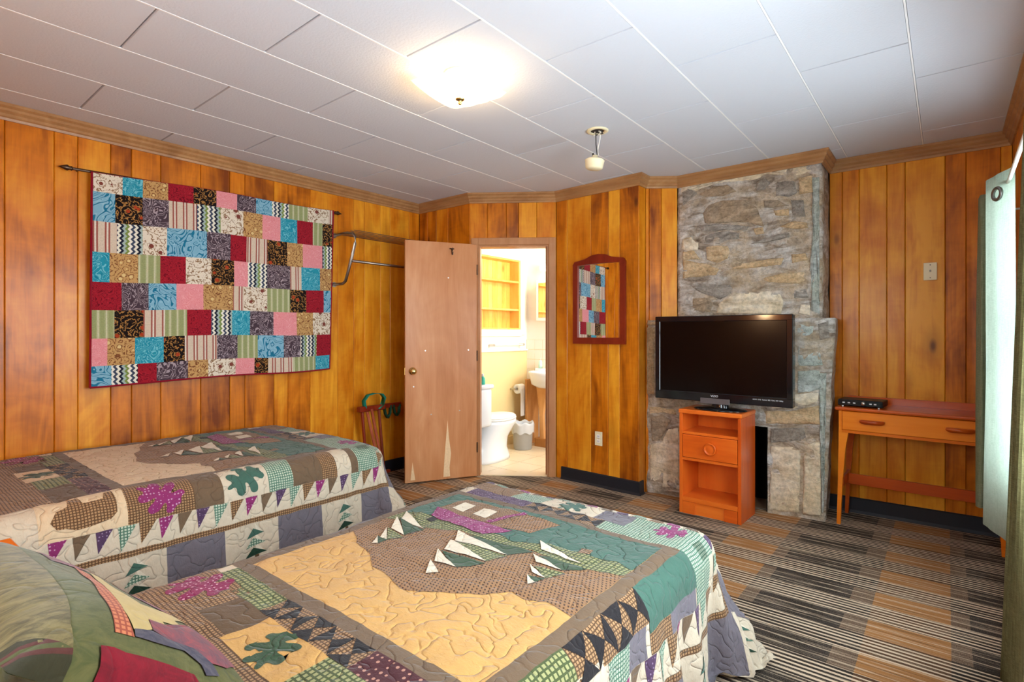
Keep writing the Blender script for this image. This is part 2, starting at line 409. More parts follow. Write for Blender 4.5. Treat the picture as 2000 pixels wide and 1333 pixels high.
def curtainmat(name, c, c2, trans=0.35):
    m = bpy.data.materials.new(name); m.use_nodes = True; nt = m.node_tree
    b = nt.nodes['Principled BSDF']; o = nt.nodes['Material Output']
    b.inputs['Roughness'].default_value = 0.9
    v = coords(nt)
    n = noise(nt, mapping(nt, v, (1, 1, 0.05)), 400, 2); n2 = noise(nt, mapping(nt, v, (0.1, 0.1, 1)), 500, 2)
    f = M(nt, 'MULTIPLY', M(nt, 'ADD', n, n2), 0.5)
    col = ramp(nt, f, [(0.40, c2), (0.60, c)])
    L(nt, col, b.inputs['Base Color'])
    t = nt.nodes.new('ShaderNodeBsdfTranslucent'); L(nt, col, t.inputs[0])
    mx = nt.nodes.new('ShaderNodeMixShader'); mx.inputs[0].default_value = trans
    L(nt, b.outputs[0], mx.inputs[1]); L(nt, t.outputs[0], mx.inputs[2]); L(nt, mx.outputs[0], o.inputs[0])
    bump(nt, b, f, 0.15, 0.002)
    return m
MT['curtain_mint'] = curtainmat('mint_curtain', s2l(204, 216, 204), s2l(184, 198, 184), 0.3)
MT['curtain_sage'] = curtainmat('sage_curtain', s2l(196, 204, 172), s2l(164, 174, 140), 0.3)
MT['curtain_olive'] = curtainmat('olive_curtain', s2l(176, 172, 128), s2l(140, 138, 98), 0.45)

def shademat():
    m = bpy.data.materials.new('frosted_glass_shade'); m.use_nodes = True; nt = m.node_tree
    b = nt.nodes['Principled BSDF']; o = nt.nodes['Material Output']
    setc(b, (0.95, 0.9, 0.8)); b.inputs['Roughness'].default_value = 0.3
    b.inputs['Emission Color'].default_value = (1.0, 0.84, 0.58, 1); b.inputs['Emission Strength'].default_value = 0.42
    t = nt.nodes.new('ShaderNodeBsdfTranslucent'); t.inputs[0].default_value = (1, 0.93, 0.8, 1)
    mx = nt.nodes.new('ShaderNodeMixShader'); mx.inputs[0].default_value = 0.6
    L(nt, b.outputs[0], mx.inputs[1]); L(nt, t.outputs[0], mx.inputs[2]); L(nt, mx.outputs[0], o.inputs[0])
    return m
MT['shade'] = shademat()
MT['lampglass'] = emis('lit_opal_glass', (1.0, 0.90, 0.72), 3.0)

# ------------------------------------------------------------------ geometry helpers
def link(name, me, m=None, parent=None, smooth=False):
    o = bpy.data.objects.new(name, me); C.objects.link(o)
    if m is not None: me.materials.append(m)
    if parent is not None: o.parent = parent
    if smooth:
        for p in me.polygons: p.use_smooth = True
    return o

def obj(name, bm, m=None, parent=None, smooth=False, loc=None, rot=None):
    me = bpy.data.meshes.new(name)
    bmesh.ops.recalc_face_normals(bm, faces=bm.faces[:])
    bm.to_mesh(me); bm.free()
    o = link(name, me, m, parent, smooth)
    if loc is not None: o.location = loc
    if rot is not None: o.rotation_euler = rot
    return o

def thing(name, label, cat, loc=(0, 0, 0), rz=0, group=None, mesh=None):
    o = mesh or bpy.data.objects.new(name, None)
    if mesh is None:
        C.objects.link(o); o.location = loc; o.rotation_euler = (0, 0, rz)
        o.empty_display_size = 0.1
    o['label'] = label; o['category'] = cat
    if group: o['group'] = group
    return o

def structure(o): o['kind'] = 'structure'; return o

def box(bm, x0, x1, y0, y1, z0, z1, bev=0.0, mtx=None, seg=1):
    tmp = bmesh.new()
    r = bmesh.ops.create_cube(tmp, size=1)
    for v in tmp.verts:
        v.co = Vector(((x0 + x1) / 2 + v.co.x * (x1 - x0), (y0 + y1) / 2 + v.co.y * (y1 - y0), (z0 + z1) / 2 + v.co.z * (z1 - z0)))
    if bev > 0:
        bmesh.ops.bevel(tmp, geom=tmp.edges[:], offset=bev, segments=seg, affect='EDGES', profile=0.5)
    merge(bm, tmp, mtx)
    return bm

def merge(bm, tmp, mtx=None):
    vm = {}
    for v in tmp.verts:
        co = mtx @ v.co if mtx is not None else v.co
        vm[v] = bm.verts.new(co)
    for f in tmp.faces:
        try: bm.faces.new([vm[v] for v in f.verts])
        except ValueError: pass
    tmp.free()

def B(*a, **k):
    return box(bmesh.new(), *a, **k)

def lathe(bm, prof, segs=24, mtx=None, sx=1, sy=1):
    tmp = bmesh.new(); rings = []
    for r, z in prof:
        if r < 1e-5: rings.append([tmp.verts.new((0, 0, z))])
        else: rings.append([tmp.verts.new((r * sx * math.cos(2 * PI * i / segs), r * sy * math.sin(2 * PI * i / segs), z)) for i in range(segs)])
    for a, b_ in zip(rings, rings[1:]):
        for i in range(segs):
            j = (i + 1) % segs
            if len(a) == 1 and len(b_) == 1: continue
            if len(a) == 1: tmp.faces.new([a[0], b_[i], b_[j]])
            elif len(b_) == 1: tmp.faces.new([a[i], a[j], b_[0]])
            else: tmp.faces.new([a[i], a[j], b_[j], b_[i]])
    merge(bm, tmp, mtx); return bm

def tube(bm, pts, r, segs=8, cap=True, closed=False):
    pts = [Vector(p) for p in pts]; n = len(pts); rings = []
    up = Vector((0, 0, 1))
    for i, p in enumerate(pts):
        a = pts[(i - 1) % n] if (closed or i > 0) else pts[i]
        c = pts[(i + 1) % n] if (closed or i < n - 1) else pts[i]
        t = (c - a).normalized()
        u = t.cross(up)
        if u.length < 1e-3: u = t.cross(Vector((1, 0, 0)))
        u.normalize(); w_ = u.cross(t)
        rr = r[i] if isinstance(r, (list, tuple)) else r
        rings.append([bm.verts.new(p + (u * math.cos(2 * PI * k / segs) + w_ * math.sin(2 * PI * k / segs)) * rr) for k in range(segs)])
    rng = range(n if closed else n - 1)
    for i in rng:
        a, b_ = rings[i], rings[(i + 1) % n]
        for k in range(segs):
            j = (k + 1) % segs
            bm.faces.new([a[k], a[j], b_[j], b_[k]])
    if cap and not closed:
        bm.faces.new(rings[0][::-1]); bm.faces.new(rings[-1])
    return bm

def prism(bm, poly, d0, d1, axis='Y', mtx=None):
    """poly in the plane perpendicular to axis, extruded d0..d1"""
    def P(a, b_, d):
        return {'Y': (a, d, b_), 'X': (d, a, b_), 'Z': (a, b_, d)}[axis]
    tmp = bmesh.new()
    A = [tmp.verts.new(P(a, b_, d0)) for a, b_ in poly]; Bv = [tmp.verts.new(P(a, b_, d1)) for a, b_ in poly]
    tmp.faces.new(A); tmp.faces.new(Bv[::-1])
    for i in range(len(poly)):
        j = (i + 1) % len(poly)
        tmp.faces.new([A[i], Bv[i], Bv[j], A[j]])
    merge(bm, tmp, mtx); return bm

def frame_mtx(p0, p1):
    """x along the wall from p0 to p1, y pointing away from the room (behind), z up"""
    d = Vector((p1[0] - p0[0], p1[1] - p0[1], 0)); ln = d.length; d.normalize()
    n = Vector((-d.y, d.x, 0))
    return Matrix(((d.x, n.x, 0, p0[0]), (d.y, n.y, 0, p0[1]), (0, 0, 1, 0), (0, 0, 0, 1))), ln

# ------------------------------------------------------------------ room shell
XW = 0.31
PTS = dict(A=(-3.95, -0.45), Bc=(-3.95, 3.46), Cc=(-3.28, 3.46), D=(-2.66, 3.90), E=(-1.86, 3.86), Fc=(-1.86, 3.98), G=(-1.66, 4.13),
           H=(-0.66, 4.15), I=(-0.66, 4.45), J=(XW, 4.47), K=(XW, -0.45))

def rayX(px):  # plan direction of a picture column, for plank edges only
    c = (px - 1000) / 1050.0; a = math.radians(39)
    return (-math.sin(a) + c * math.cos(a), math.cos(a) + c * math.sin(a))

def along(p0, p1, px):
    d = rayX(px); ex, ey = p1[0] - p0[0], p1[1] - p0[1]; ln = math.hypot(ex, ey)
    # p0 + t*e = k*d
    det = ex * (-d[1]) - ey * (-d[0])
    t = (-p0[0] * (-d[1]) + p0[1] * (-d[0])) / det
    return t * ln

def wall(name, p0, p1, cols, openings=(), thick=0.10, zbot=0.0):
    """cols: list of plank edge offsets along the wall; openings: (l0,l1,z0,z1)"""
    mtx, ln = frame_mtx(p0, p1)
    root = bpy.data.objects.new(name, None)
    # backing slab, split round openings
    def turn(pv, pc, pn): return (pc[0] - pv[0]) * (pn[1] - pc[1]) - (pc[1] - pv[1]) * (pn[0] - pc[0])
    lp = [PTS[k] for k in ('A', 'Bc', 'Cc', 'D', 'E', 'Fc', 'G', 'H', 'I', 'J', 'K')]
    i0 = lp.index(p0); pv = lp[i0 - 1]; pn = lp[(lp.index(p1) + 1) % len(lp)]
    x_lo = -0.09 if turn(pv, p0, p1) < 0 else 0.03      # reach past inside corners, stop short of outside ones
    x_hi = ln + 0.09 if turn(p0, p1, pn) < 0 else ln - 0.03
    if p0 == PTS['I']: x_lo = -0.05
    bm = bmesh.new(); cuts = sorted(set([x_lo, x_hi] + [o[0] for o in openings] + [o[1] for o in openings]))
    for a, b_ in zip(cuts, cuts[1:]):
        op = [o for o in openings if o[0] <= a + 1e-6 and o[1] >= b_ - 1e-6]
        spans = [(0, CEIL + 0.05)]
        if op: spans = [(0, op[0][2]), (op[0][3], CEIL + 0.05)]
        for z0, z1 in spans:
            if z1 - z0 > 0.01: box(bm, a, b_, 0.016, thick, z0, z1)
    me = bpy.data.meshes.new(name); bm.to_mesh(me); bm.free()
    w_ = bpy.data.objects.new(name, me); C.objects.link(w_); me.materials.append(MT['dark'])
    w_.matrix_world = mtx; structure(w_)
    cols = sorted(c for c in cols if 0.02 < c < ln - 0.02); cols = [0] + cols + [ln]
    for a, b_ in zip(cols, cols[1:]):
        op = [o for o in openings if min(o[1], b_) - max(o[0], a) > 0.005]
        parts = [(a, b_, 0, CEIL)]
        if op:
            o = op[0]; parts = []
            if o[2] > 0.01: parts.append((a, b_, 0, o[2]))
            parts.append((a, b_, o[3], CEIL))
            if a < o[0] - 0.004: parts.append((a, o[0], o[2], o[3]))
            if b_ > o[1] + 0.004: parts.append((o[1], b_, o[2], o[3]))
        for (x0, x1, z0, z1) in parts:
            g = 0.0009; e = 0.0035
            pr = [(x0 + g, 0.018), (x0 + g, e), (x0 + g + e, 0.0), (x1 - g - e, 0.0), (x1 - g, e), (x1 - g, 0.018)]
            pb = bmesh.new(); prism(pb, [(p[0] - x0, p[1]) for p in pr], 0, z1 - z0, 'Z')
            o2 = obj('plank', pb, MT['plank'], w_); o2.location = (x0, 0, z0)
    return w_, mtx, ln

A_, B_, C_, D_, E_, F2, G_, H_, I_, J_, K_ = [PTS[k] for k in ('A', 'Bc', 'Cc', 'D', 'E', 'Fc', 'G', 'H', 'I', 'J', 'K')]
px_left = [9, 106, 152, 216, 257, 314, 392, 449, 478.5, 535.5, 562.5, 606.5, 660, 691, 712, 743, 762, 799]
cl = [along(A_, B_, p) for p in px_left]
extra = []; c0 = cl[0]
for wd in (0.13, 0.09, 0.18, 0.11, 0.15): c0 -= wd; extra.append(c0)
wall('wall_left', A_, B_, cl + extra)
wall('wall_closet_end', B_, C_, [along(B_, C_, p) for p in (835, 852, 875)])
door_op = (0.075, 0.695, 0.0, 2.035)
wall('wall_doorway', C_, D_, [along(C_, D_, p) for p in (952, 989, 1013, 1048)], [door_op])
wall('wall_mirror', D_, E_, [along(D_, E_, p) for p in (1108, 1154, 1188, 1210)])
wall('wall_jog', E_, F2, [])
wall('wall_corner', F2, G_, [along(F2, G_, p) for p in (1268, 1292)])
wall('wall_back', I_, J_, [along(I_, J_, p) for p in (1645, 1678, 1732, 1768, 1846, 1887, 1955)])
WIN = [(4.47 - 3.50, 4.47 - 2.60, 0.55, 1.98), (4.47 - 2.25, 4.47 - 0.75, 0.75, 2.02)]
cw = [0.12, 0.27, 0.38, 0.55]
x = 0.55
while x < 4.8:
    x += random.choice((0.1, 0.14, 0.18)); cw.append(x)
ww, wmtx, wln = wall('wall_right', J_, K_, cw, WIN)
structure(obj('wall_chimney', B(-1.80, -0.55, 4.50, 4.60, 0, CEIL + 0.05), MT['dark']))
wall('wall_front', K_, A_, [0.14 + 0.15 * i for i in range(28)], [(XW + 0.35, XW + 1.35, 1.15, 2.08)])  # opening cut for the added fill window

# windows
for i, (a, b_, z0, z1) in enumerate(WIN):
    y1, y0 = 4.47 - a, 4.47 - b_
    fr = bmesh.new(); t = 0.045
    for (ya, yb, za, zb) in ((y0, y0 + t, z0, z1), (y1 - t, y1, z0, z1), (y0, y1, z0, z0 + t), (y0, y1, z1 - t, z1), (y0, y1, (z0 + z1) / 2 - .02, (z0 + z1) / 2 + .02)):
        box(fr, XW + 0.02, XW + 0.09, ya, yb, za, zb)
    wo = structure(obj('window_%d' % (i + 1), fr, MT['sill']))
    obj('pane', B(XW + 0.052, XW + 0.056, y0 + t, y1 - t, z0 + t, z1 - t), MT['glass'], wo)
    cs = bmesh.new()
    for (ya, yb, za, zb) in ((y0 - .06, y0, z0 - .06, z1 + .06), (y1, y1 + .06, z0 - .06, z1 + .06), (y0, y1, z1, z1 + .06), (y0 - .02, y1 + .02, z0 - .06, z0)):
        box(cs, XW - 0.018, XW + 0.02, ya, yb, za, zb, 0.003)
    obj('window_frame', cs, MT['casing'], wo)

fr = bmesh.new(); xa, xb = -1.35, -0.35  # unseen window added behind the camera to let fill light in
for (x0, x1, z0, z1) in ((xa, xa + .045, 1.15, 2.08), (xb - .045, xb, 1.15, 2.08), (xa, xb, 1.15, 1.195), (xa, xb, 2.035, 2.08), (xa, xb, 1.60, 1.63)): box(fr, x0, x1, -.54, -.47, z0, z1)
wo = structure(obj('window_3', fr, MT['sill'])); obj('pane', B(xa + .045, xb - .045, -.512, -.508, 1.195, 2.035), MT['glass'], wo)
cs = bmesh.new()
for (x0, x1, z0, z1) in ((xa - .06, xa, 1.09, 2.14), (xb, xb + .06, 1.09, 2.14), (xa, xb, 2.08, 2.14), (xa, xb, 1.09, 1.15)): box(cs, x0, x1, -.47, -.432, z0, z1, .003)
obj('window_frame', cs, MT['casing'], wo)

# floor (subfloor slab + carpet) and bathroom tiles
structure(obj('floor', B(-4.1, 0.45, -0.6, 5.2, -0.10, -0.004), MT['grout']))
fl = bmesh.new()
out = [A_, B_, C_, D_, E_, F2, G_, (-0.66, 4.13), I_, J_, K_]
prism(fl, out, -0.004, 0.0, 'Z')
cp = obj('carpet', fl, MT['carpet']); thing(None, 'brown, black and cream striped wall-to-wall carpet on the bedroom floor', 'carpet', mesh=cp)

# ceiling: slab + separate boards
cz = structure(obj('ceiling', B(-4.1, 0.45, -0.6, 5.2, CEIL + 0.012, CEIL + 0.1), MT['seam']))
XS = [XW + 0.02, -0.124, -0.545, -0.98, -1.42, -1.88, -2.33, -2.78, -3.245, -3.70, -3.96]
SY = [4.13, 3.71, 2.41, 1.99, 1.565, 1.15, 0.74, 1.20, 0.80, 1.26]
for i in range(10):
    x1, x0 = XS[i], XS[i + 1]; base = SY[i] % 0.88
    ys = [-0.55] + [base + 0.88 * k for k in range(-1, 7) if -0.45 < base + 0.88 * k < 5.1] + [5.15]
    for ya, yb in zip(ys, ys[1:]):
        g = 0.0022; e = 0.003
        pb = bmesh.new()
        box(pb, x0 + g, x1 - g, ya + g, yb - g, CEIL, CEIL + 0.013, 0.0)
        for v in pb.verts:
            if v.co.z < CEIL + 0.005:
                v.co.x += e if v.co.x < (x0 + x1) / 2 else -e; v.co.y += e if v.co.y < (ya + yb) / 2 else -e
        obj('ceiling_panel', pb, MT['ceil'], cz)
    if i < 9:
        obj('joint_strip', B(x0 - 0.0035, x0 + 0.0035, -0.5, 5.1, CEIL - 0.0012, CEIL + 0.004), MT['strip'], cz)

# crown moulding and baseboards (mitred sweeps)
def sweep(name, pts, prof, m, kind=True, cut=None):
    """prof: (distance into room, z). pts listed with the room on the right-hand side"""
    n = len(pts)
    def off(i, d):
        p = Vector(pts[i]); dirs = []
        if i > 0: dirs.append((p - Vector(pts[i - 1])).normalized())
        if i < n - 1: dirs.append((Vector(pts[i + 1]) - p).normalized())
        ns = [Vector((q.y, -q.x)) for q in dirs]
        if len(ns) == 1: return p + ns[0] * d
        s = ns[0] + ns[1]; k = 1 + ns[0].dot(ns[1])
        return p + s * (d / k)
    res = []
    for i in range(n - 1):
        bm = bmesh.new(); R = []
        for j in (i, i + 1):
            R.append([bm.verts.new((*off(j, d), z)) for d, z in prof])
        for k in range(len(prof)):
            q = (k + 1) % len(prof); bm.faces.new([R[0][k], R[0][q], R[1][q], R[1][k]])
        bm.faces.new(R[0][::-1]); bm.faces.new(R[1])
        o = obj(name % (i + 1), bm, m)
        if kind: structure(o)
        res.append(o)
    return res
cp_ = [(0.0, CEIL - 0.085), (0.010, CEIL - 0.085), (0.014, CEIL - 0.072), (0.022, CEIL - 0.066), (0.022, CEIL - 0.052), (0.036, CEIL - 0.040), (0.036, CEIL - 0.026),
       (0.050, CEIL - 0.016), (0.050, CEIL - 0.001), (0.0, CEIL - 0.001)]
sweep('trim_%d', [A_, B_, C_, D_, E_, F2, G_, (-0.66, 4.13), (-0.66, 4.45), J_, K_, A_], cp_, MT['crown'])
bp = [(0.0, 0.0), (0.022, 0.0), (0.012, 0.018), (0.010, 0.098), (0.004, 0.105), (0.0, 0.105)]
for nm, pts in (('baseboard_mirror', [(-2.60, 3.897), E_, (-1.86, 3.93)]), ('baseboard_back', [I_, J_]), ('baseboard_left', [A_, B_, C_]), ('baseboard_right', [J_, K_])):
    bmx = bmesh.new()
    obs = sweep('b_%d', pts, bp, MT['black_rubber'])
    # join the segments into one mesh for this wall
    for o in obs:
        t = bmesh.new(); t.from_mesh(o.data); merge(bmx, t); me = o.data; bpy.data.objects.remove(o); bpy.data.meshes.remove(me)
    structure(obj(nm, bmx, MT['black_rubber']))
#@@PART2
# ------------------------------------------------------------------ cloth made of patches
def clip_half(poly, ax, val_, keep_ge):
    res = []; n = len(poly)
    for i in range(n):
        a, b_ = poly[i], poly[(i + 1) % n]
        ia = (a[ax] >= val_) if keep_ge else (a[ax] <= val_)
        ib = (b_[ax] >= val_) if keep_ge else (b_[ax] <= val_)
        if ia: res.append(a)
        if ia != ib:
            t = (val_ - a[ax]) / (b_[ax] - a[ax])
            res.append((a[0] + t * (b_[0] - a[0]), a[1] + t * (b_[1] - a[1])))
    return res

def polyarea(p):
    return 0.5 * sum(p[i][0] * p[(i + 1) % len(p)][1] - p[(i + 1) % len(p)][0] * p[i][1] for i in range(len(p)))

def cloth(name, poly, surf, lift, material, parent, g=0.02, bounds=None):
    """polygon in cloth coordinates -> mesh lying on surf(s,t), lifted along its normal"""
    if bounds:
        poly = clip_half(poly, 0, bounds[0], True)
        if poly: poly = clip_half(poly, 0, bounds[1], False)
        if poly: poly = clip_half(poly, 1, bounds[2], True)
        if poly: poly = clip_half(poly, 1, bounds[3], False)
    if len(poly) < 3 or abs(polyarea(poly)) < 1e-5: return None
    if polyarea(poly) < 0: poly = poly[::-1]
    s0, s1 = min(p[0] for p in poly), max(p[0] for p in poly)
    vs, idx, faces, uvs = [], {}, [], []
    def V(p):
        k = (round(p[0], 5), round(p[1], 5))
        if k not in idx:
            idx[k] = len(vs); vs.append(surf(p[0], p[1], lift)); uvs.append(p)
        return idx[k]
    i = math.floor(s0 / g)
    while i * g < s1:
        strip = clip_half(poly, 0, i * g, True)
        if len(strip) > 2: strip = clip_half(strip, 0, (i + 1) * g, False)
        i += 1
        if len(strip) < 3: continue
        t0, t1 = min(p[1] for p in strip), max(p[1] for p in strip)
        j = math.floor(t0 / g)
        while j * g < t1:
            c = clip_half(strip, 1, j * g, True)
            if len(c) > 2: c = clip_half(c, 1, (j + 1) * g, False)
            j += 1
            if len(c) < 3 or abs(polyarea(c)) < 1e-8: continue
            f = []
            for p in c:
                k = V(p)
                if not f or (f[-1] != k and f[0] != k): f.append(k)
            if len(set(f)) == len(f) and len(f) >= 3: faces.append(f)
    if not faces: return None
    me = bpy.data.meshes.new(name); me.from_pydata([tuple(v) for v in vs], [], faces)
    ul = me.uv_layers.new(name='UVMap')
    for l in me.loops: ul.data[l.index].uv = uvs[l.vertex_index]
    return link(name, me, material, parent, True)

def normal_surf(P):
    cache = {}
    def f(s, t, lift):
        k = (round(s, 5), round(t, 5))
        if k not in cache:
            p = P(s, t); h = 0.006
            n = (P(s + h, t) - P(s - h, t)).cross(P(s, t + h) - P(s, t - h))
            if n.length < 1e-12: n = Vector((0, 0, 1))
            n.normalize(); cache[k] = (p, n)
        p, n = cache[k]
        return p + n * lift
    return f

LAY = 0.0011
def N3(x, y, z): return mnoise.noise(Vector((x, y, z)))

# ---- patchwork quilt hung on the left wall
def wq(s, t):
    # s along +Y, t height; x away from the wall
    sway = 0.010 * math.sin(s * 9 + 1.0) * (2.25 - t) + 0.004 * N3(s * 7, t * 7, 3)
    return Vector((-3.897 + sway, s, t + 0.006 * math.sin(s * 5.0)))
wqs = normal_surf(wq)
qroot = thing('patchwork_wall_quilt', 'patchwork quilt of red, turquoise, pink and paisley squares hung on the plank wall', 'quilt', (0, 0, 0))
KN = dict(W='white_floral', T='turquoise_print', L='sky_blue_print', G='gold_paisley', R='red_print', K='black_paisley', P='pink_print', D='plum_swirl', C='chevron_print', N='green_stripe', S='cream_stripe')
ROWS = """W 1.05 T 1.156 G 1.296 R 1.445 K 1.59 P 1.728 D 1.862 L 1.981 C 2.111 N 2.267 W 2.448 S
L 1.013 K 1.156 D 1.3 S 1.464 C 1.616 W 1.772 G 1.909 P 2.045 T 2.178 R 2.31 N 2.395 K
S 1.022 C 1.156 W 1.289 L 1.527 D 1.684 R 1.796 S 1.946 K 2.096 G 2.224 P 2.395 C
T 0.985 G 1.132 N 1.252 R 1.397 W 1.556 K 1.709 P 1.805 C 1.946 D 2.118 S 2.211 T 2.374 G
R 1.046 D 1.189 L 1.342 P 1.504 G 1.702 S 1.779 W 1.946 N 2.118 K 2.251 R 2.407 L
N 1.01 K 1.161 S 1.278 N 1.404 R 1.553 C 1.696 T 1.822 D 1.991 P 2.17 G 2.31 W
P 0.974 G 1.117 T 1.271 K 1.389 S 1.592 D 1.734 N 1.878 L 2.067 D 2.201 C 2.342 R
L 0.995 C 1.132 R 1.232 D 1.408 G 1.533 W 1.721 P 1.855 K 1.953 S 2.14 N 2.333 T""".split('\n')
LZ = [2.208, 2.099, 1.925, 1.743, 1.566, 1.399, 1.231, 1.068, 0.948]
RZ = [2.258, 2.144, 1.963, 1.782, 1.605, 1.429, 1.251, 1.083, 0.974]
YL, YR = 0.905, 2.488
def lz(k, y): return LZ[k] + (RZ[k] - LZ[k]) * (y - YL) / (YR - YL)
bbm = [(YL - .006, lz(0, YL) + .003), (YR + .006, lz(0, YR) + .003), (YR - .02, lz(8, YR) - .004), (YL - .016, lz(8, YL) - .004)]
cloth('backing', bbm, wqs, 0.0, FB['red_binding'], qroot, 0.04)
for r, row in enumerate(ROWS):
    t = row.split(); fab = t[0::2]; xs = [YL - r * 0.0015] + [float(v) for v in t[1::2]] + [YR - r * 0.0035]
    for i, f in enumerate(fab):
        a, b_ = xs[i], xs[i + 1]
        cloth('patch', [(a, lz(r, a)), (b_, lz(r, b_)), (b_, lz(r + 1, b_)), (a, lz(r + 1, a))], wqs, LAY * 1.5, FB[KN[f]], qroot, 0.04)
bb = bmesh.new()
for (a, b_) in ((bbm[0], bbm[3]), (bbm[1], bbm[2]), (bbm[3], bbm[2])):
    P_ = [wqs(a[0] + (b_[0] - a[0]) * k / 16, a[1] + (b_[1] - a[1]) * k / 16, 0) for k in range(17)]
    n = len(P_)
    for k in range(n - 1):
        mid = [P_[k], P_[k + 1]]
    tube(bb, P_, 0.006, 6)
# the quilt stands a little off the wall: cloth thickness at the near edge
ee = [wqs(bbm[0][0] + (bbm[3][0] - bbm[0][0]) * k / 16, bbm[0][1] + (bbm[3][1] - bbm[0][1]) * k / 16, 0) for k in range(17)]
va = [bb.verts.new(p) for p in ee]; vb = [bb.verts.new((p.x - 0.026, p.y + 0.004, p.z)) for p in ee]
for k in range(16): bb.faces.new([va[k], va[k + 1], vb[k + 1], vb[k]])
o = obj('binding', bb, FB['red_binding'], qroot)
rod = thing('quilt_rod', 'thin dark metal rod with spear finials holding the patchwork wall quilt', 'rod', (-3.912, 0.80, 2.205))
obj('rod', tube(bmesh.new(), [(0, 0.0, 0), (0, 1.73, 0.045)], 0.008, 10), MT['bronze'], rod)
for yy, zz, sgn in ((0, 0, -1), (1.73, 0.045, 1)):
    fb = lathe(bmesh.new(), [(0, 0.055), (0.008, 0.035), (0.018, 0.012), (0.010, 0.0), (0.014, -0.008), (0.008, -0.014), (0, -0.014)], 12)
    bmesh.ops.rotate(fb, verts=fb.verts[:], cent=(0, 0, 0), matrix=Matrix.Rotation(-sgn * PI / 2, 3, 'X'))
    obj('finial', fb, MT['bronze'], rod, True, (0, yy, zz))
    obj('bracket', tube(bmesh.new(), [(0, yy - sgn * 0.04, zz), (-0.036, yy - sgn * 0.04, zz)], 0.006, 8), MT['bronze'], rod)

# ---- bed quilts
def bed_surface(XL, XR, YF, ZT, r=0.085, flare=0.16, cflare=0.5, amp=0.018, seed=0.0, csh=0.22):
    def P(s, t):
        ex = s - (XR - r); el = (XL + r) - s; ey = t - (YF - r)
        bx, by = min(max(s, XL + r), XR - r), min(t, YF - r)
        dx = ex if ex > 0 else (-el if el > 0 else 0.0); dy = ey if ey > 0 else 0.0
        e = math.hypot(dx, dy)
        wr = 0.0035 * N3(s * 5, t * 5, seed) + 0.005 * N3(s * 16, t * 16, seed + 4) + 0.0020 * N3(s * 38, t * 38, seed + 8)
        sag = 0.012 * N3(s * 2.2, t * 2.2, seed + 2)
        if e < 1e-9: return Vector((s, t, ZT + wr + sag))
        ux, uy = dx / e, dy / e
        diag = abs(2 * ux * uy)
        e *= 1 - csh * diag
        fl = min(0.9, flare + cflare * diag)
        q = r * PI / 2
        if e < q: th = e / r; out = r * math.sin(th); dr = r * (1 - math.cos(th))
        else:
            Ln = e - q; ramp_ = min(1.0, Ln / 0.25)
            f = fl * (0.35 + 0.65 * ramp_)
            out = r + f * Ln; dr = r + math.sqrt(max(0.05, 1 - f * f)) * Ln
        k = max(0.0, min(1.0, (dr - 0.05) / 0.35))
        b_ = t if abs(dx) > dy else s
        fold = amp * k * (math.sin(b_ * 21 + 2.5 * N3(b_ * 3, 0, seed) + seed) + 0.5 * math.sin(b_ * 43 + seed * 2)) + amp * 0.5 * k * N3(b_ * 14, dr * 2, seed)
        if diag > 0.05: fold += 0.03 * k * diag * math.sin(math.atan2(uy, abs(ux)) * 7 + seed)
        if dr > ZT - 0.02:
            exs = dr - (ZT - 0.02); out += exs * 0.35; dr = ZT - 0.02 - 0.018 * abs(math.sin(exs * 30)); fold *= 0.6
        z = ZT - dr + wr * (1 - k) + sag * (1 - min(1, e / q))
        wx = 0.004 * N3(s * 18, t * 18, seed)
        return Vector((bx + ux * (out + fold + wx), by + uy * (out + fold + wx), max(z, 0.006)))
    return normal_surf(P)

LEAF = [(-1.05, -.10), (-.62, -.12), (-.80, -.52), (-.55, -.74), (-.30, -.52), (-.18, -.20), (-.06, -.34), (-.16, -.86), (.12, -1.0), (.34, -.66), (.30, -.24), (.46, -.30), (.62, -.62), (.90, -.50), (.82, -.20), (1.0, 0)]
LEAF = LEAF + [(x, -y) for x, y in LEAF[-2::-1]]
for _ in range(2):
    LEAF = [q for i in range(len(LEAF)) for q in ((0.75 * LEAF[i][0] + 0.25 * LEAF[(i + 1) % len(LEAF)][0], 0.75 * LEAF[i][1] + 0.25 * LEAF[(i + 1) % len(LEAF)][1]), (0.25 * LEAF[i][0] + 0.75 * LEAF[(i + 1) % len(LEAF)][0], 0.25 * LEAF[i][1] + 0.75 * LEAF[(i + 1) % len(LEAF)][1]))]
def leafpoly(cx, cy, r, rot):
    c, s_ = math.cos(rot), math.sin(rot)
    return [(cx + r * 0.95 * (x * c - y * s_), cy + r * 0.95 * (x * s_ + y * c)) for x, y in LEAF]

BEAR = [(0.02, 0.30), (0.10, 0.12), (0.22, 0.10), (0.40, 0.02), (0.62, 0.05), (0.86, 0.10), (0.96, 0.25), (0.98, 0.60), (0.96, 0.95), (0.84, 0.96), (0.80, 0.70), (0.58, 0.66), (0.50, 0.68), (0.46, 0.95), (0.32, 0.96), (0.28, 0.66), (0.12, 0.58)]

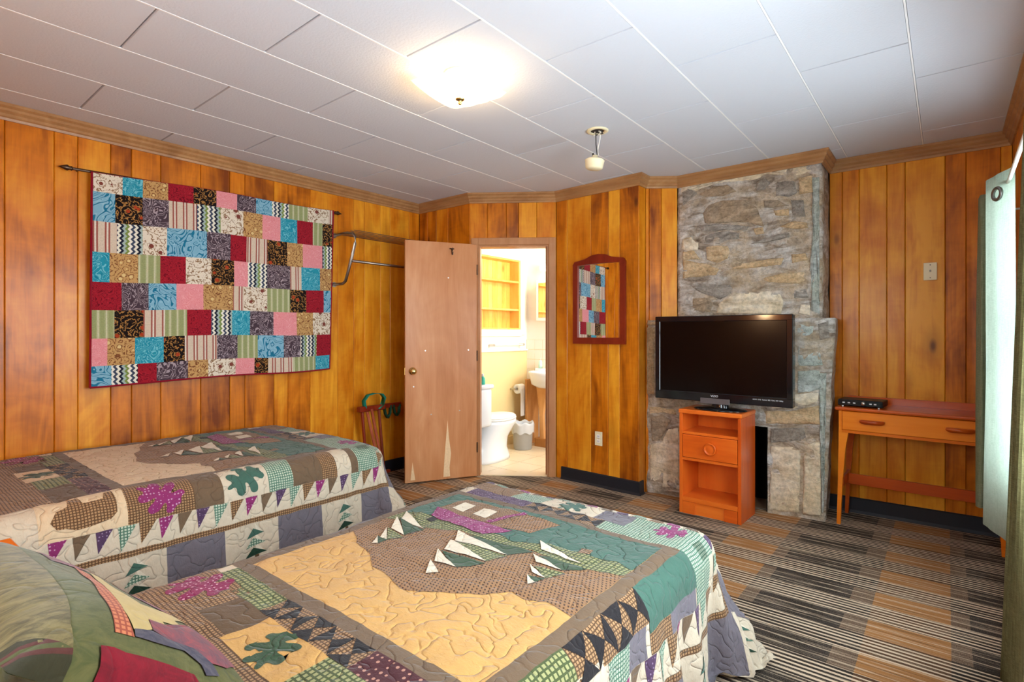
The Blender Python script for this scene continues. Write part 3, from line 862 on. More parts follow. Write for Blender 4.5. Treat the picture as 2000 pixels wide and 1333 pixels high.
T1 = [[('w', [(.453, .385), (.513, .308), (.539, .338)])], [('w', [(.408, .464), (.468, .387), (.561, .395)]), ('g', [(.430, .462), (.561, .395), (.614, .484)])],
      [('w', [(.374, .564), (.427, .474), (.602, .495)]), ('s', [(.395, .56), (.602, .495), (.624, .585)])], [('w', [(.329, .649), (.396, .561), (.621, .590)]), ('g', [(.387, .644), (.621, .59), (.678, .67)])]]
T2 = [[('w', [(.764, .507), (.802, .459), (.814, .482)]), ('g', [(.764, .507), (.814, .482), (.821, .526)])], [('w', [(.724, .579), (.766, .532), (.819, .528)]), ('s', [(.74, .579), (.819, .528), (.85, .595)])],
      [('w', [(.682, .653), (.733, .602), (.831, .605)]), ('g', [(.70, .655), (.831, .605), (.891, .671)])], [('w', [(.636, .762), (.686, .697), (.858, .687)]), ('s', [(.66, .762), (.858, .69), (.90, .76)])]]
T3 = [[('w', [(.127, .421), (.169, .359), (.181, .378)]), ('g', [(.127, .421), (.181, .378), (.184, .42)])], [('w', [(.083, .501), (.147, .417), (.182, .418)]), ('s', [(.09, .50), (.182, .42), (.21, .48)])],
      [('w', [(.023, .602), (.109, .5), (.192, .495)]), ('g', [(.04, .602), (.192, .495), (.22, .572)])], [('w', [(.004, .67), (.058, .594), (.206, .582)]), ('s', [(.03, .68), (.206, .582), (.203, .647)])]]

def bedspread(name, label, X0, X1, Y0, Y1, surf, bounds, right='blocks', fabmap=None):
    fabmap = fabmap or {}
    root = thing(name, label, 'quilt', (0, 0, 0), 0, 'cabin pattern bedspreads')
    def put(layer, fab, poly, nm='patch'):
        return cloth(nm, poly, surf, LAY * layer, FB[fabmap.get(fab, fab)], root, 0.02, bounds)
    R = lambda a, b_, c, d: [(a, b_), (c, b_), (c, d), (a, d)]
    s0, s1, t0, t1 = bounds
    cloth('backing', R(s0, t0, s1, t1), surf, 0.0, FB['cream'], root, 0.02, bounds)
    W, H = X1 - X0, Y1 - Y0
    U = lambda pts: [(X0 + u * W, Y0 + v * H) for u, v in pts]
    put(1, 'tan_sky', R(X0, Y0, X1, Y1))
    put(2, 'brown_tweed', U([(0, .40), (.08, .36), (.11, .335), (.23, .305), (.32, .245), (.40, .235), (.52, .195), (.585, .215), (.68, .29), (.735, .335), (.79, .40), (.84, .385), (.91, .41), (1, .39), (1, 1), (0, 1)]))
    put(3, 'sage_check', U([(0, .56), (.08, .60), (.22, .60), (.34, .66), (.55, .64), (.66, .68), (.78, .66), (.93, .68), (1, .70), (1, 1), (0, 1)]))
    put(4, 'teal_green', U([(0, .66), (.06, .70), (.48, .72), (.545, .70), (.66, .74), (.80, .75), (.937, .78), (1, .76), (1, 1), (0, 1)]))
    F3 = {'w': 'white_snow', 'g': 'forest', 's': 'sage_check'}
    for tr in (T1, T2, T3):
        for tier in tr:
            for k, pl in tier: put(5 if k != 'w' else 6, F3[k], U(pl), 'tree_piece')
    put(5, 'brown_check', U([(.071, .794), (.086, .965), (.42, .965), (.42, .78)]), 'cabin_wall')
    put(5, 'brown_tweed', U([(.42, .78), (.42, .965), (.60, .955), (.56, .80)]), 'cabin_wall')
    put(6, 'magenta_dots', U([(.065, .795), (.125, .70), (.43, .677), (.50, .775)]), 'cabin_roof')
    put(7, 'magenta_dots', U([(.37, .79), (.345, .79), (.405, .97), (.43, .965)]), 'cabin_roof')
    put(6, 'white_snow', U([(.12, .83), (.115, .92), (.185, .915), (.19, .825)]), 'cabin_window')
    put(6, 'white_snow', U([(.24, .83), (.235, .91), (.315, .905), (.32, .82)]), 'cabin_window')
    put(6, 'charcoal', U([(.14, .655), (.14, .695), (.175, .69), (.175, .65)]), 'chimney_piece')
    put(6, 'brown_check', U([(.80, .755), (.79, .80), (.83, .81), (.84, .765)]), 'path_piece')
    SW, I1, O1, P1, C1 = 0.045, 0.125, 0.235, 0.338, 0.358
    for q in (R(X0 - SW, Y0 - SW, X1 + SW, Y0), R(X0 - SW, Y1, X1 + SW, Y1 + SW), R(X0 - SW, Y0, X0, Y1), R(X1, Y0, X1 + SW, Y1)): put(1, 'taupe', q, 'sashing')
    # side-aware placement: (a outward distance, b position along)
    def side(k):
        return {'right': lambda a, b_: (X1 + a, b_), 'left': lambda a, b_: (X0 - a, b_), 'foot': lambda a, b_: (b_, Y1 + a), 'head': lambda a, b_: (b_, Y0 - a)}[k]
    def RB(sd, a0, a1, b0, b1): f = side(sd); return [f(a0, b0), f(a1, b0), f(a1, b1), f(a0, b1)]
    def tri_band(sd, a0, a1, b0, b1):
        n = max(2, round((b1 - b0) / (a1 - a0))); st = (b1 - b0) / n; f = side(sd)
        put(1, 'brown_check', RB(sd, a0, a1, b0, b1))
        am = (a0 + a1) / 2
        for i in range(n):
            c = b0 + i * st; m_ = f(am, c + st / 2)
            if i % 2: put(2, 'charcoal', [f(a0, c), f(a1, c), m_], 'triangle'); put(2, 'charcoal', [f(a0, c + st), f(a1, c + st), m_], 'triangle')
            else: put(2, 'charcoal', [f(a0, c), f(a0, c + st), m_], 'triangle'); put(2, 'charcoal', [f(a1, c), f(a1, c + st), m_], 'triangle')
    def leafblock(sd, a0, a1, b0, b1, bgf, lf, rot):
        put(1, bgf, RB(sd, a0, a1, b0, b1)); f = side(sd); c = f((a0 + a1) / 2, (b0 + b1) / 2)
        put(2, lf, leafpoly(c[0], c[1], min(a1 - a0, b1 - b0) * (0.50 if sd == 'right' else 0.60), rot), 'leaf')
    # head border
    put(1, 'sage_check', RB('head', SW, I1, X0, X0 + .30)); tri_band('head', SW, I1, X0 + .30, X0 + .70); put(1, 'wine_dots', RB('head', SW, I1, X0 + .70, X1 + .05))
    leafblock('head', I1 - .03, O1 + .02, X0 - .09, X0 + .19, 'brown_check', 'maroon_dots', 0.6)
    put(1, 'olive_brown', RB('head', I1, O1, X0 + .19, X0 + .36))
    leafblock('head', I1, O1 + .015, X0 + .36, X0 + .63, 'tan_sky', 'forest', 2.2); put(.5, 'brown_check', RB('head', O1, 1.2, X0 - .6, X1 + .05)); put(.4, 'olive_brown', RB('left', O1, .6, Y0 - .9, Y1 + .3))
    put(1, 'sage_check', RB('head', I1, O1, X0 + .63, X0 + .80)); put(1, 'olive_brown', RB('head', I1, O1, X0 + .80, X1 + .05))
    # foot border
    put(1, 'violet_dots', RB('foot', SW, I1, X0, X0 + .33)); tri_band('foot', SW, I1, X0 + .33, X0 + .68); put(1, 'mint_check', RB('foot', SW, I1, X0 + .68, X1 + .05))
    put(1, 'brown_check', RB('foot', I1, O1, X0 - .05, X0 + .20)); put(1, 'mint_check', RB('foot', I1, O1, X0 + .20, X0 + .36))
    leafblock('foot', I1, O1, X0 + .36, X0 + .62, 'cream', 'teal_green', 1.0)
    put(1, 'slate', RB('foot', I1, O1, X0 + .62, X0 + .76)); leafblock('foot', I1, O1, X0 + .76, X1 + .12, 'mint_check', 'magenta_dots', 0.2)
    # right border
    if right == 'blocks':
        bx0 = Y0 - .30
        put(1, 'tan_sky', RB('right', SW, O1, bx0, bx0 + .275)); f = side('right')
        put(2, 'brown_check', [f(SW + .165 - v * .15, bx0 + .03 + u * .22) for u, v in [(p[0], p[1]) for p in BEAR]], 'bear_piece')
        leafblock('right', SW, O1, Y0 - .025, Y0 + .225, 'brown_check', 'magenta_dots', 0.9)
        put(1, 'taupe', RB('right', SW, O1, Y0 + .225, Y0 + .345))
        leafblock('right', SW, O1, Y0 + .345, Y0 + .555, 'cream', 'teal_green', 2.0)
        put(1, 'mint_check', RB('right', SW, O1, Y0 + .555, Y0 + .68)); put(1, 'taupe', RB('right', SW, O1, Y0 + .68, Y0 + .84))
        put(1, 'brown_check', RB('right', SW, O1, Y0 + .84, Y0 + .93)); put(1, 'cream', RB('right', SW, O1, Y0 + .93, Y0 + 1.02)); put(1, 'taupe', RB('right', SW, O1, Y0 + 1.02, Y1 + .10))
        put(1, 'mint_check', RB('right', SW, O1, Y1 + .10, Y1 + .275))
    else:
        put(1, 'sage_check', RB('right', SW, I1, Y0 - .2, Y0 + .25)); tri_band('right', SW, I1 + .02, Y0 + .25, Y0 + .62)
        put(1, 'teal_green', RB('right', SW, I1 + .05, Y0 + .62, Y1 + .05))
        put(1, 'mint_check', RB('right', I1, O1, Y0 - .1, Y0 + .12)); leafblock('right', I1, O1 + .02, Y0 + .13, Y0 + .36, 'cream', 'forest', 2.6)
        put(1, 'mint_check', RB('right', I1 + .02, O1, Y0 + .38, Y0 + .50)); put(1, 'slate', RB('right', I1 + .02, O1, Y0 + .50, Y0 + .60)); put(1, 'brown_check', RB('right', I1 + .05, O1, Y0 + .62, Y0 + .76)); put(1, 'slate', RB('right', I1 + .05, O1, Y0 + .76, Y1 + .04))
        put(1, 'mint_check', RB('right', SW, O1, Y1 + .05, Y1 + .20))
    # left border
    put(1, 'taupe', RB('left', SW, O1, Y0 - .1, Y0 + .30)); put(1, 'slate', RB('left', SW, O1, Y0 + .30, Y0 + .50)); put(1, 'olive_brown', RB('left', SW, O1, Y0 + .50, Y1 + .10)); put(1, 'mint_check', RB('left', SW, O1, Y1 + .10, Y1 + .275))
    # pennants, check band and tree blocks round the right, foot and head
    cyc = ['magenta_dots', 'taupe', 'violet_dots', 'mint_check', 'brown_check']
    def run(sd, b0, b1, ph, sg=1):
        f = side(sd); i = 0; b_ = b0
        while b_ + .06 < b1:
            fab = cyc[(i + ph) % 5]; L_ = .056
            if fab in ('mint_check', 'brown_check'): L_ = .064
            put(2, fab, [f(O1, b_), f(O1, b_ + L_), f(O1 + .086 + (.012 if fab[0] == 'm' and fab[1] == 'i' else 0), b_ + .008)], 'pennant')
            b_ += .0717; i += 1
    e = O1 + 0.02
    put(1, 'cream', RB('right', O1, P1, Y0 - P1, Y1 + P1)); put(1, 'cream', RB('foot', O1, P1, X0 - P1, X1 + O1))
    run('right', Y0 - .275, Y1 + .27, 0); run('foot', X0 - .05, X1 + .27, 2)
    for sd, b0, b1 in (('right', Y0 - P1, Y1 + P1), ('foot', X0 - P1, X1 + P1)):
        put(2, 'brown_check', RB(sd, P1, C1 + .004, b0, b1 + .02), 'check_band')
    def outer(sd, b0, b1, first):
        f = side(sd); b_ = b0; k = first
        while b_ < b1:
            Ln = .235 if k else .25
            put(1, 'slate' if k else 'cream', RB(sd, C1, .72, b_, min(b_ + Ln, b1)))
            if not k:
                c = b_ + .14; a = C1 + .035
                for j, (hw, gr) in enumerate(((.040, 'teal_green'), (.046, 'mint_check'), (.052, 'pine_dark'))):
                    a_ = a + j * .045
                    put(2, 'white_snow', [f(a_ - .030, c - .004), f(a_ + .030, c + hw), f(a_ + .006, c + .004)], 'tree_piece')
                    put(3, gr, [f(a_ - .004, c - .010), f(a_ + .022, c + hw), f(a_ + .040, c - hw)], 'tree_piece')
                put(3, 'olive_brown', [f(a_ + .03, c - .004), f(a_ + .03, c + .014), f(a_ + .065, c + .014), f(a_ + .065, c - .004)], 'tree_piece')
            b_ += Ln; k = not k
    outer('right', Y0 - .14, Y1 + .45, False)
    outer('foot', X0 - .30, X1 + .36, True)
    return root

ZN, ZF = 0.52, 0.60
near_s = bed_surface(-1.84, -0.66, 2.07, ZN, r=0.09, flare=0.07, cflare=0.34, amp=0.022, seed=1.3, csh=0.14)
bedspread('patchwork_bedspread', 'patchwork bedspread with tan sky and pine trees on the bed nearest the camera', -1.722, -0.755, 0.812, 1.745, near_s, (-2.12, -0.66 + 0.50, 0.02, 2.07 + 0.46), 'tri')
far_s = bed_surface(-3.88, -2.565, 2.02, ZF, r=0.10, flare=0.05, cflare=0.45, amp=0.007, seed=5.1, csh=0.12)
bedspread('patchwork_bedspread', 'patchwork bedspread with purple pennant edging on the bed against the plank wall', -3.74, -2.725, 0.735, 1.70, far_s, (-3.93, -2.565 + 0.42, 0.02, 2.02 + 0.40), 'blocks', {'tan_sky': 'tan_sky_daylit'})  # sky swapped for the copy with daylight painted in

def bed(label, x0, x1, y1, zt):
    b = thing('bed', label, 'bed', ((x0 + x1) / 2, y1 / 2, 0), 0, 'double beds'); w_ = (x1 - x0) / 2 - 0.03; h = y1 / 2 - 0.03
    obj('mattress', B(-w_, w_, -h - .02, h, 0.32, zt - 0.035, 0.06, None, 3), MT['mattress'], b, True)
    obj('box_spring', B(-w_ + .01, w_ - .01, -h, h - .01, 0.14, 0.315, 0.01), MT['mattress'], b)
    for sx in (-1, 1):
        for sy in (-1, 1):
            obj('leg', tube(bmesh.new(), [(sx * (w_ - .1), sy * (h - .1), 0), (sx * (w_ - .1), sy * (h - .1), 0.14)], 0.022, 10), MT['blackmatt'], b)
bed('low bed under the tan-sky patchwork bedspread, nearest the camera', -1.84, -0.68, 2.00, ZN)
bed('low bed under the pennant-edged patchwork bedspread, beside the plank wall', -3.87, -2.60, 2.00, ZF)

# ---- pillow in a patchwork sham
def pillow(name, label, c, w_, h, th, tilt, yaw, pieces):
    root = thing(name, label, 'pillow', c)
    Rm = Matrix.Rotation(yaw, 3, 'Z') @ Matrix.Rotation(tilt, 3, 'X')
    def base(u, v, sgn):
        a, b_ = min(1, abs(u / w_)), min(1, abs(v / h))
        k = (max(0, 1 - a ** 3.2) ** 0.55) * (max(0, 1 - b_ ** 3.2) ** 0.55)
        pinch = 1 - 0.05 * (b_ ** 2) * (1 if True else 0)
        pv = 1 - 0.06 * (1 - a ** 2)
        z = th * k + 0.004 * N3(u * 9, v * 9, 2.2) * k
        return Rm @ Vector((u * (1 - 0.06 * (1 - b_ ** 2)), v * (1 - 0.06 * (1 - a ** 2)), z * sgn))
    top = normal_surf(lambda u, v: base(u, v, 1)); bot = normal_surf(lambda u, v: base(u, v, -1))
    full = [(-w_, -h), (w_, -h), (w_, h), (-w_, h)]
    cloth('pillow_back', full, bot, 0.0, FB['sham_green'], root, 0.012)
    cloth('pillow_front', full, top, 0.0, FB['sham_green'], root, 0.012)
    for i, (fab, pl) in enumerate(pieces): cloth('patch', pl, top, LAY * 0.7 * (1 + 0.3 * i), FB[fab], root, 0.012, (-w_, w_, -h, h))
    return root
PIL = [["sham_green_rib",[[-0.183,-0.143],[-0.006,-0.162],[0.141,-0.177],[0.216,-0.182],[0.291,-0.19],[0.333,-0.185],[0.36,-0.182],[0.36,-0.25],[-0.28,-0.25]]],["sham_dark",[[0.333,-0.185],[0.36,-0.18],[0.36,-0.25],[0.3,-0.25]]],["sham_rose",[[-0.144,-0.115],[-0.135,-0.095],[-0.102,-0.06],[-0.078,-0.025],[-0.066,0.025],[0.009,0.055],[0.066,0.07],[0.132,0.102],[0.132,0.028],[0.096,-0.012],[-0.066,0.018],[0.0,-0.087],[-0.018,-0.128]]],["sham_orange_check",[[-0.006,-0.092],[0.033,-0.077],[0.144,-0.098],[0.24,-0.103],[0.273,-0.1],[0.3,-0.095],[0.3,-0.128],[0.258,-0.128],[0.192,-0.128],[0.099,-0.112]]],["sham_cream",[[0.003,-0.065],[0.012,-0.05],[0.09,-0.052],[0.159,-0.033],[0.141,0.038],[0.132,0.102],[0.189,0.025],[0.213,0.028],[0.222,-0.017],[0.234,-0.017],[0.24,-0.055],[0.264,-0.05],[0.282,-0.08],[0.285,-0.095],[0.24,-0.103],[0.144,-0.098]]],["sham_blue",[[-0.075,-0.022],[-0.066,0.028],[-0.012,0.055],[-0.006,0.052],[-0.06,0.033],[-0.075,-0.003]]],["sham_blue",[[0.021,0.055],[0.051,0.062],[0.087,0.078],[0.075,0.07],[0.039,0.06]]],["sham_sage",[[0.12,0.095],[0.174,0.122],[0.207,0.145],[0.171,0.122],[0.147,0.11]]],["sham_rose",[[0.24,-0.055],[0.234,-0.017],[0.189,0.055],[0.195,0.102],[0.237,0.163],[0.282,0.105],[0.291,0.065],[0.273,0.03],[0.276,-0.027],[0.27,-0.055]]],["sham_blue",[[0.285,-0.095],[0.273,-0.057],[0.276,-0.027],[0.273,0.03],[0.291,0.065],[0.309,0.078],[0.318,0.047],[0.303,0.038],[0.288,0.005],[0.297,-0.057],[0.3,-0.095]]],["sham_red",[[0.326,-0.15],[0.325,-0.13],[0.328,-0.11],[0.324,-0.03],[0.324,0.02],[0.334,0.035],[0.36,0.05],[0.36,-0.14]]],["sham_rose",[[0.174,0.122],[0.204,0.143],[0.27,0.182],[0.261,0.175],[0.213,0.145]]]]
pillow('pillow', 'plump pillow in a green and rose patchwork sham at the head of the nearest bed', (-1.20, 0.24, 0.70), 0.36, 0.25, 0.11, math.radians(-44), math.radians(8), PIL)

# ---- nightstand between the beds (only its top corner shows)
ns = thing('nightstand', 'small orange wooden nightstand between the two beds', 'nightstand', (-2.075, 0.08, 0), math.radians(2))
obj('top', B(-0.145, 0.145, -0.25, 0.24, 0.60, 0.63, 0.004), MT['desk'], ns)
obj('side_panel', B(-0.140, -0.122, -0.24, 0.22, 0, 0.60), MT['desk'], ns); obj('side_panel', B(0.122, 0.140, -0.24, 0.22, 0, 0.60), MT['desk'], ns)
obj('shelf', B(-0.122, 0.122, -0.24, 0.21, 0.12, 0.14), MT['desk'], ns)
dr = obj('drawer', B(-0.121, 0.121, -0.2, 0.222, 0.42, 0.58, 0.003), MT['desk'], ns)
obj('knob', lathe(bmesh.new(), [(0, .03), (.016, .026), (.018, .015), (.008, 0), (0, 0)], 14, Matrix.Translation((0, .222, .5)) @ Matrix.Rotation(-PI / 2, 4, 'X')), MT['desk'], dr, True)
#@@PART3
# ------------------------------------------------------------------ stone fireplace
fp = thing('stone_fireplace', 'rough grey and tan stone fireplace and chimney breast behind the television', 'fireplace', (0, 0, 0))
def rough_front(bm, x0, x1, z0, z1, y, hole=None, amp=0.012, g=0.03, back=0.30, lean=0.0, top=False, seed=0.0):
    nx, nz = max(2, round((x1 - x0) / g)), max(2, round((z1 - z0) / g)); V = {}
    def pos(i, j):
        u, v = i / nx, j / nz; x = x0 + (x1 - x0) * u; z = z0 + (z1 - z0) * v
        if i == nx: x += lean * v + 0.010 * N3(3, z * 6, seed)
        if i == 0: x += 0.004 * N3(9, z * 6, seed)
        yy = y + amp * (N3(x * 4, z * 6, seed) * 1.2 + 0.6 * N3(x * 13, z * 15, seed + 3)) + 0.35 * amp * N3(x * 30, z * 30, seed)
        if i in (0, nx): yy += 0.008
        return (x, yy, z)
    def G(i, j):
        if (i, j) not in V: V[(i, j)] = bm.verts.new(pos(i, j))
        return V[(i, j)]
    for i in range(nx):
        for j in range(nz):
            xm, zm = x0 + (x1 - x0) * (i + .5) / nx, z0 + (z1 - z0) * (j + .5) / nz
            if hole and hole[0] < xm < hole[1] and hole[2] < zm < hole[3]: continue
            bm.faces.new([G(i, j), G(i + 1, j), G(i + 1, j + 1), G(i, j + 1)])
    for i, rng in ((0, range(nz)), (nx, range(nz))):
        prev = None
        cols_ = [0.0, 0.33, 0.66, 1.0]
        R = []
        for j in range(nz + 1):
            p = G(i, j).co
            R.append([G(i, j)] + [bm.verts.new((p.x + (0.012 * N3(c * 5, p.z * 7, seed + i)) * (1 if c < 1 else 0) - (0.0 if i == 0 else 0.0), p.y + back * c, p.z)) for c in cols_[1:]])
        for j in range(nz):
            for c in range(3): bm.faces.new([R[j][c], R[j + 1][c], R[j + 1][c + 1], R[j][c + 1]])
    if top:
        a = [G(i, nz) for i in range(nx + 1)]; b_ = [bm.verts.new((v.co.x, v.co.y + back, v.co.z)) for v in a]
        for i in range(nx): bm.faces.new([a[i], a[i + 1], b_[i + 1], b_[i]])
bm = bmesh.new(); rough_front(bm, 0.0, 1.0, 1.30, CEIL - 0.002, 0.0, None, 0.013, 0.025, 0.33, 0.0, False, 2.0)
m1, _ = frame_mtx((-1.66, 4.13), (-0.66, 4.15))
br = obj('chimney_breast', bm, MT['mortar'], fp, True); br.matrix_local = m1
m2, _ = frame_mtx((-1.86, 3.985), (-0.60, 4.09))
bm = bmesh.new(); rough_front(bm, 0.0, 1.232, 0.0, 1.36, 0.0, (0.33, 0.88, -1, 0.59), 0.012, 0.027, 0.36, 0.055, True, 6.0)
lb = obj('mantel_block', bm, MT['mortar'], fp, True); lb.matrix_local = m2
bm = bmesh.new()
box(bm, 0.31, 0.335, 0.01, 0.34, 0, 0.61); box(bm, 0.875, 0.90, 0.01, 0.34, 0, 0.61); box(bm, 0.31, 0.90, 0.33, 0.35, 0, 0.61); box(bm, 0.31, 0.90, 0.01, 0.34, 0.595, 0.62)
fb_ = obj('firebox', bm, MT['soot'], fp); fb_.matrix_local = m2

def stone(poly, mtx, m, h=0.022, seed=0):
    n0 = len(poly); pts = []
    for i in range(n0):      # subdivide the outline and roughen it
        a, b_ = Vector(poly[i]), Vector(poly[(i + 1) % n0]); k = max(2, int((b_ - a).length / 0.025))
        for j in range(k):
            p = a.lerp(b_, j / k); pts.append(p + Vector((0.006 * N3(p.x * 25, p.y * 25, seed), 0.006 * N3(p.x * 25, p.y * 25, seed + 9))))
    c = sum(pts, Vector((0, 0))) / len(pts); bm = bmesh.new(); rings = []
    for k, (sc, hh) in enumerate(((1.0, -0.018), (0.97, 0.25), (0.90, 0.75), (0.72, 1.0), (0.4, 1.0))):
        rings.append([bm.verts.new((c.x + (p.x - c.x) * sc, -(hh if hh < 0 else hh * h) - (0 if hh <= 0 else 0.010 * N3(p.x * 16 * sc, p.y * 16, seed + k)), c.y + (p.y - c.y) * sc)) if hh >= 0 else
                      bm.verts.new((p.x, 0.018, p.y)) for p in pts])
    ce = bm.verts.new((c.x, -h, c.y))
    for a, b_ in zip(rings, rings[1:]):
        for i in range(len(pts)):
            j = (i + 1) % len(pts); bm.faces.new([a[i], a[j], b_[j], b_[i]])
    for i in range(len(pts)): bm.faces.new([rings[-1][i], rings[-1][(i + 1) % len(pts)], ce])
    o = obj('stone', bm, m, fp, True); o.matrix_local = mtx
    return o
ST = {"brown1":[[0.23,2.24],[0.35,2.26],[0.5,2.24],[0.59,2.17],[0.62,2.1],[0.64,2.02],[0.52,2.07],[0.33,2.09],[0.21,2.1],[0.19,2.18]],"tan1":[[0.04,1.84],[0.14,1.81],[0.26,1.78],[0.33,1.74],[0.3,1.7],[0.17,1.69],[0.04,1.69]],"tan2":[[0.22,1.92],[0.28,1.93],[0.39,1.91],[0.41,1.86],[0.39,1.81],[0.31,1.79],[0.23,1.82]],"darkg1":[[0.55,1.91],[0.64,1.94],[0.73,1.96],[0.8,1.96],[0.8,1.93],[0.73,1.92],[0.62,1.91]],"tan3":[[0.86,2.33],[0.94,2.34],[0.95,2.22],[0.86,2.22]],"pale1":[[0.04,2.0],[0.11,2.01],[0.17,1.96],[0.17,1.9],[0.08,1.9],[0.03,1.92]],"pale2":[[0.44,1.57],[0.59,1.57],[0.74,1.55],[0.77,1.48],[0.75,1.39],[0.29,1.41],[0.31,1.48]],"tan4":[[0.6,1.65],[0.75,1.68],[0.9,1.68],[0.9,1.62],[0.87,1.6],[0.67,1.62]],"tan5":[[0.47,1.77],[0.67,1.79],[0.77,1.79],[0.75,1.74],[0.54,1.73],[0.39,1.73]],"brown2":[[0.17,2.33],[0.28,2.37],[0.38,2.37],[0.45,2.31],[0.35,2.29],[0.22,2.3]],"grey2":[[0.59,2.35],[0.64,2.38],[0.68,2.33],[0.64,2.29],[0.58,2.29]],"grey3":[[0.04,2.37],[0.09,2.39],[0.16,2.34],[0.1,2.3],[0.04,2.26]],"tan6":[[0.74,2.01],[0.83,2.04],[0.91,2.02],[0.92,1.98],[0.83,1.98]],"grey4":[[0.21,2.0],[0.35,2.03],[0.47,2.0],[0.47,1.96],[0.37,1.92],[0.22,1.94]],"grey5":[[0.09,1.64],[0.24,1.64],[0.4,1.62],[0.44,1.57],[0.33,1.51],[0.16,1.58]],"brown3":[[0.12,1.53],[0.24,1.53],[0.28,1.48],[0.26,1.42],[0.12,1.42]],"grey6":[[0.72,2.33],[0.83,2.32],[0.85,2.23],[0.8,2.21],[0.71,2.23]],"brown4":[[0.63,2.21],[0.73,2.2],[0.8,2.15],[0.7,2.15],[0.64,2.16]],"grey7":[[0.16,2.09],[0.35,2.08],[0.54,2.04],[0.52,2.01],[0.35,2.03],[0.19,2.04]],"tan7":[[0.81,1.81],[0.9,1.81],[0.92,1.76],[0.82,1.75]],"tan8":[[0.7,2.13],[0.8,2.13],[0.8,2.08],[0.71,2.09]],"pale3":[[0.87,1.46],[0.93,1.45],[0.93,1.38],[0.86,1.39]],"grey8":[[0.82,1.57],[0.91,1.56],[0.92,1.5],[0.83,1.5]],"tan9":[[0.04,1.9],[0.13,1.9],[0.18,1.83],[0.04,1.83]],"grey9":[[0.81,2.19],[0.89,2.18],[0.9,2.06],[0.82,2.07]],"tan10":[[0.56,2.02],[0.63,2.02],[0.64,1.97],[0.58,1.97]]}
LO = {"blue1":[[1.06,1.33],[1.17,1.3],[1.15,1.21],[1.06,1.21]],"blue2":[[1.07,1.18],[1.2,1.19],[1.22,1.04],[1.07,1.03]],"blue3":[[1.07,1.0],[1.2,1.01],[1.22,0.88],[1.07,0.85]],"grey1":[[1.19,1.32],[1.25,1.34],[1.26,1.23],[1.20,1.21]],"tan1":[[0.86,0.71],[1.06,0.73],[1.2,0.78],[1.22,0.65],[0.86,0.62]],"grey3":[[0.9,0.59],[1.11,0.62],[1.13,0.53],[0.9,0.49]],"pale1":[[0.9,0.47],[1.09,0.49],[1.08,0.03],[0.89,0.01]],"pale2":[[1.11,0.52],[1.21,0.54],[1.21,0.03],[1.1,0.02]],"tan2":[[0.03,0.68],[0.24,0.67],[0.24,0.63],[0.13,0.64],[0.03,0.62]],"brown1":[[0.04,0.6],[0.13,0.63],[0.2,0.58],[0.13,0.44],[0.05,0.4]],"pale3":[[0.03,0.38],[0.13,0.41],[0.18,0.52],[0.26,0.54],[0.26,0.05],[0.03,0.06]],"tan3":[[0.01,1.31],[0.07,1.31],[0.07,0.77],[0.01,0.77]]}
RM = dict(brown='stone_brown', tan='stone_tan', darkg='stone_grey', grey='stone_grey', pale='plaster', blue='bluestone')
ST['plaster1'] = [[0.01, 2.48], [0.99, 2.48], [0.98, 2.36], [0.84, 2.35], [0.76, 2.40], [0.66, 2.39], [0.56, 2.37], [0.46, 2.38], [0.36, 2.39], [0.24, 2.39], [0.14, 2.36], [0.05, 2.39], [0.015, 2.36]]
ST['blue9'] = [[0.94, 2.34], [0.985, 2.33], [0.985, 1.38], [0.94, 1.40], [0.93, 1.7], [0.945, 2.0]]
RM['plaster'] = 'plaster'
LO['blue8'] = [[1.20, 1.0], [1.24, 1.0], [1.235, .6], [1.225, .05], [1.215, .05], [1.20, .6]]
LO['tan8'] = [[0.01, 1.345], [0.10, 1.35], [0.10, 1.325], [0.01, 1.32]]
LO['pale8'] = [[.90, .82], [1.05, .84], [1.20, .86], [1.20, .80], [1.05, .74], [.90, .73]]
for tab, mt in ((ST, m1), (LO, m2)):
    for i, (k, pl) in enumerate(tab.items()):
        key = k.rstrip('0123456789')
        stone(pl, mt, MT[RM[key]], 0.008 if key in ('pale', 'grey', 'blue', 'plaster') else 0.013, i * 1.7)

# ------------------------------------------------------------------ television on its little cabinet
cab = thing('media_cabinet', 'orange wooden cabinet with one drawer and open shelves under the television', 'cabinet', (-1.257, 3.678, 0), math.radians(-1.5))
W2, DP, HT = 0.21, 0.30, 0.727
obj('top', B(-W2 - .004, W2 + .004, -.006, DP, HT - .030, HT, 0.006, None, 2), MT['orange'], cab)
for sx in (-1, 1): obj('side_panel', B(*sorted((sx * W2, sx * (W2 - .022))), 0, DP, 0.0, HT - .031, 0.002), MT['orangev'], cab)
obj('back_panel', B(-W2 + .023, W2 - .023, DP - .012, DP - .002, .09, HT - .032), MT['orangev'], cab)
obj('shelf', B(-W2 + .0225, W2 - .0225, .004, DP - .013, .555, .572), MT['orange'], cab)
obj('shelf', B(-W2 + .0225, W2 - .0225, .004, DP - .013, .372, .390), MT['orange'], cab)
obj('shelf', B(-W2 + .0225, W2 - .0225, .0, DP - .013, .085, .115), MT['orange'], cab)
dr = obj('drawer', B(-W2 + .025, W2 - .025, -.004, DP - .03, .393, .552, 0.003), MT['orange'], cab)
obj('knob', lathe(bmesh.new(), [(0, .020), (.022, .019), (.030, .017), (.034, .022), (.038, .024), (.042, .020), (.042, .008), (.030, 0), (0, 0)], 28, Matrix.Translation((.012, -.004, .472)) @ Matrix.Rotation(PI / 2, 4, 'X')), MT['orangev'], dr, True)
obj('plinth', B(-W2 + .023, W2 - .023, .010, .03, 0, .084), MT['orange'], cab)
for sx in (-1, 1): obj('foot', B(*sorted((sx * (W2 - .024), sx * (W2 - .11))), .001, .009, 0, .083), MT['orange'], cab)

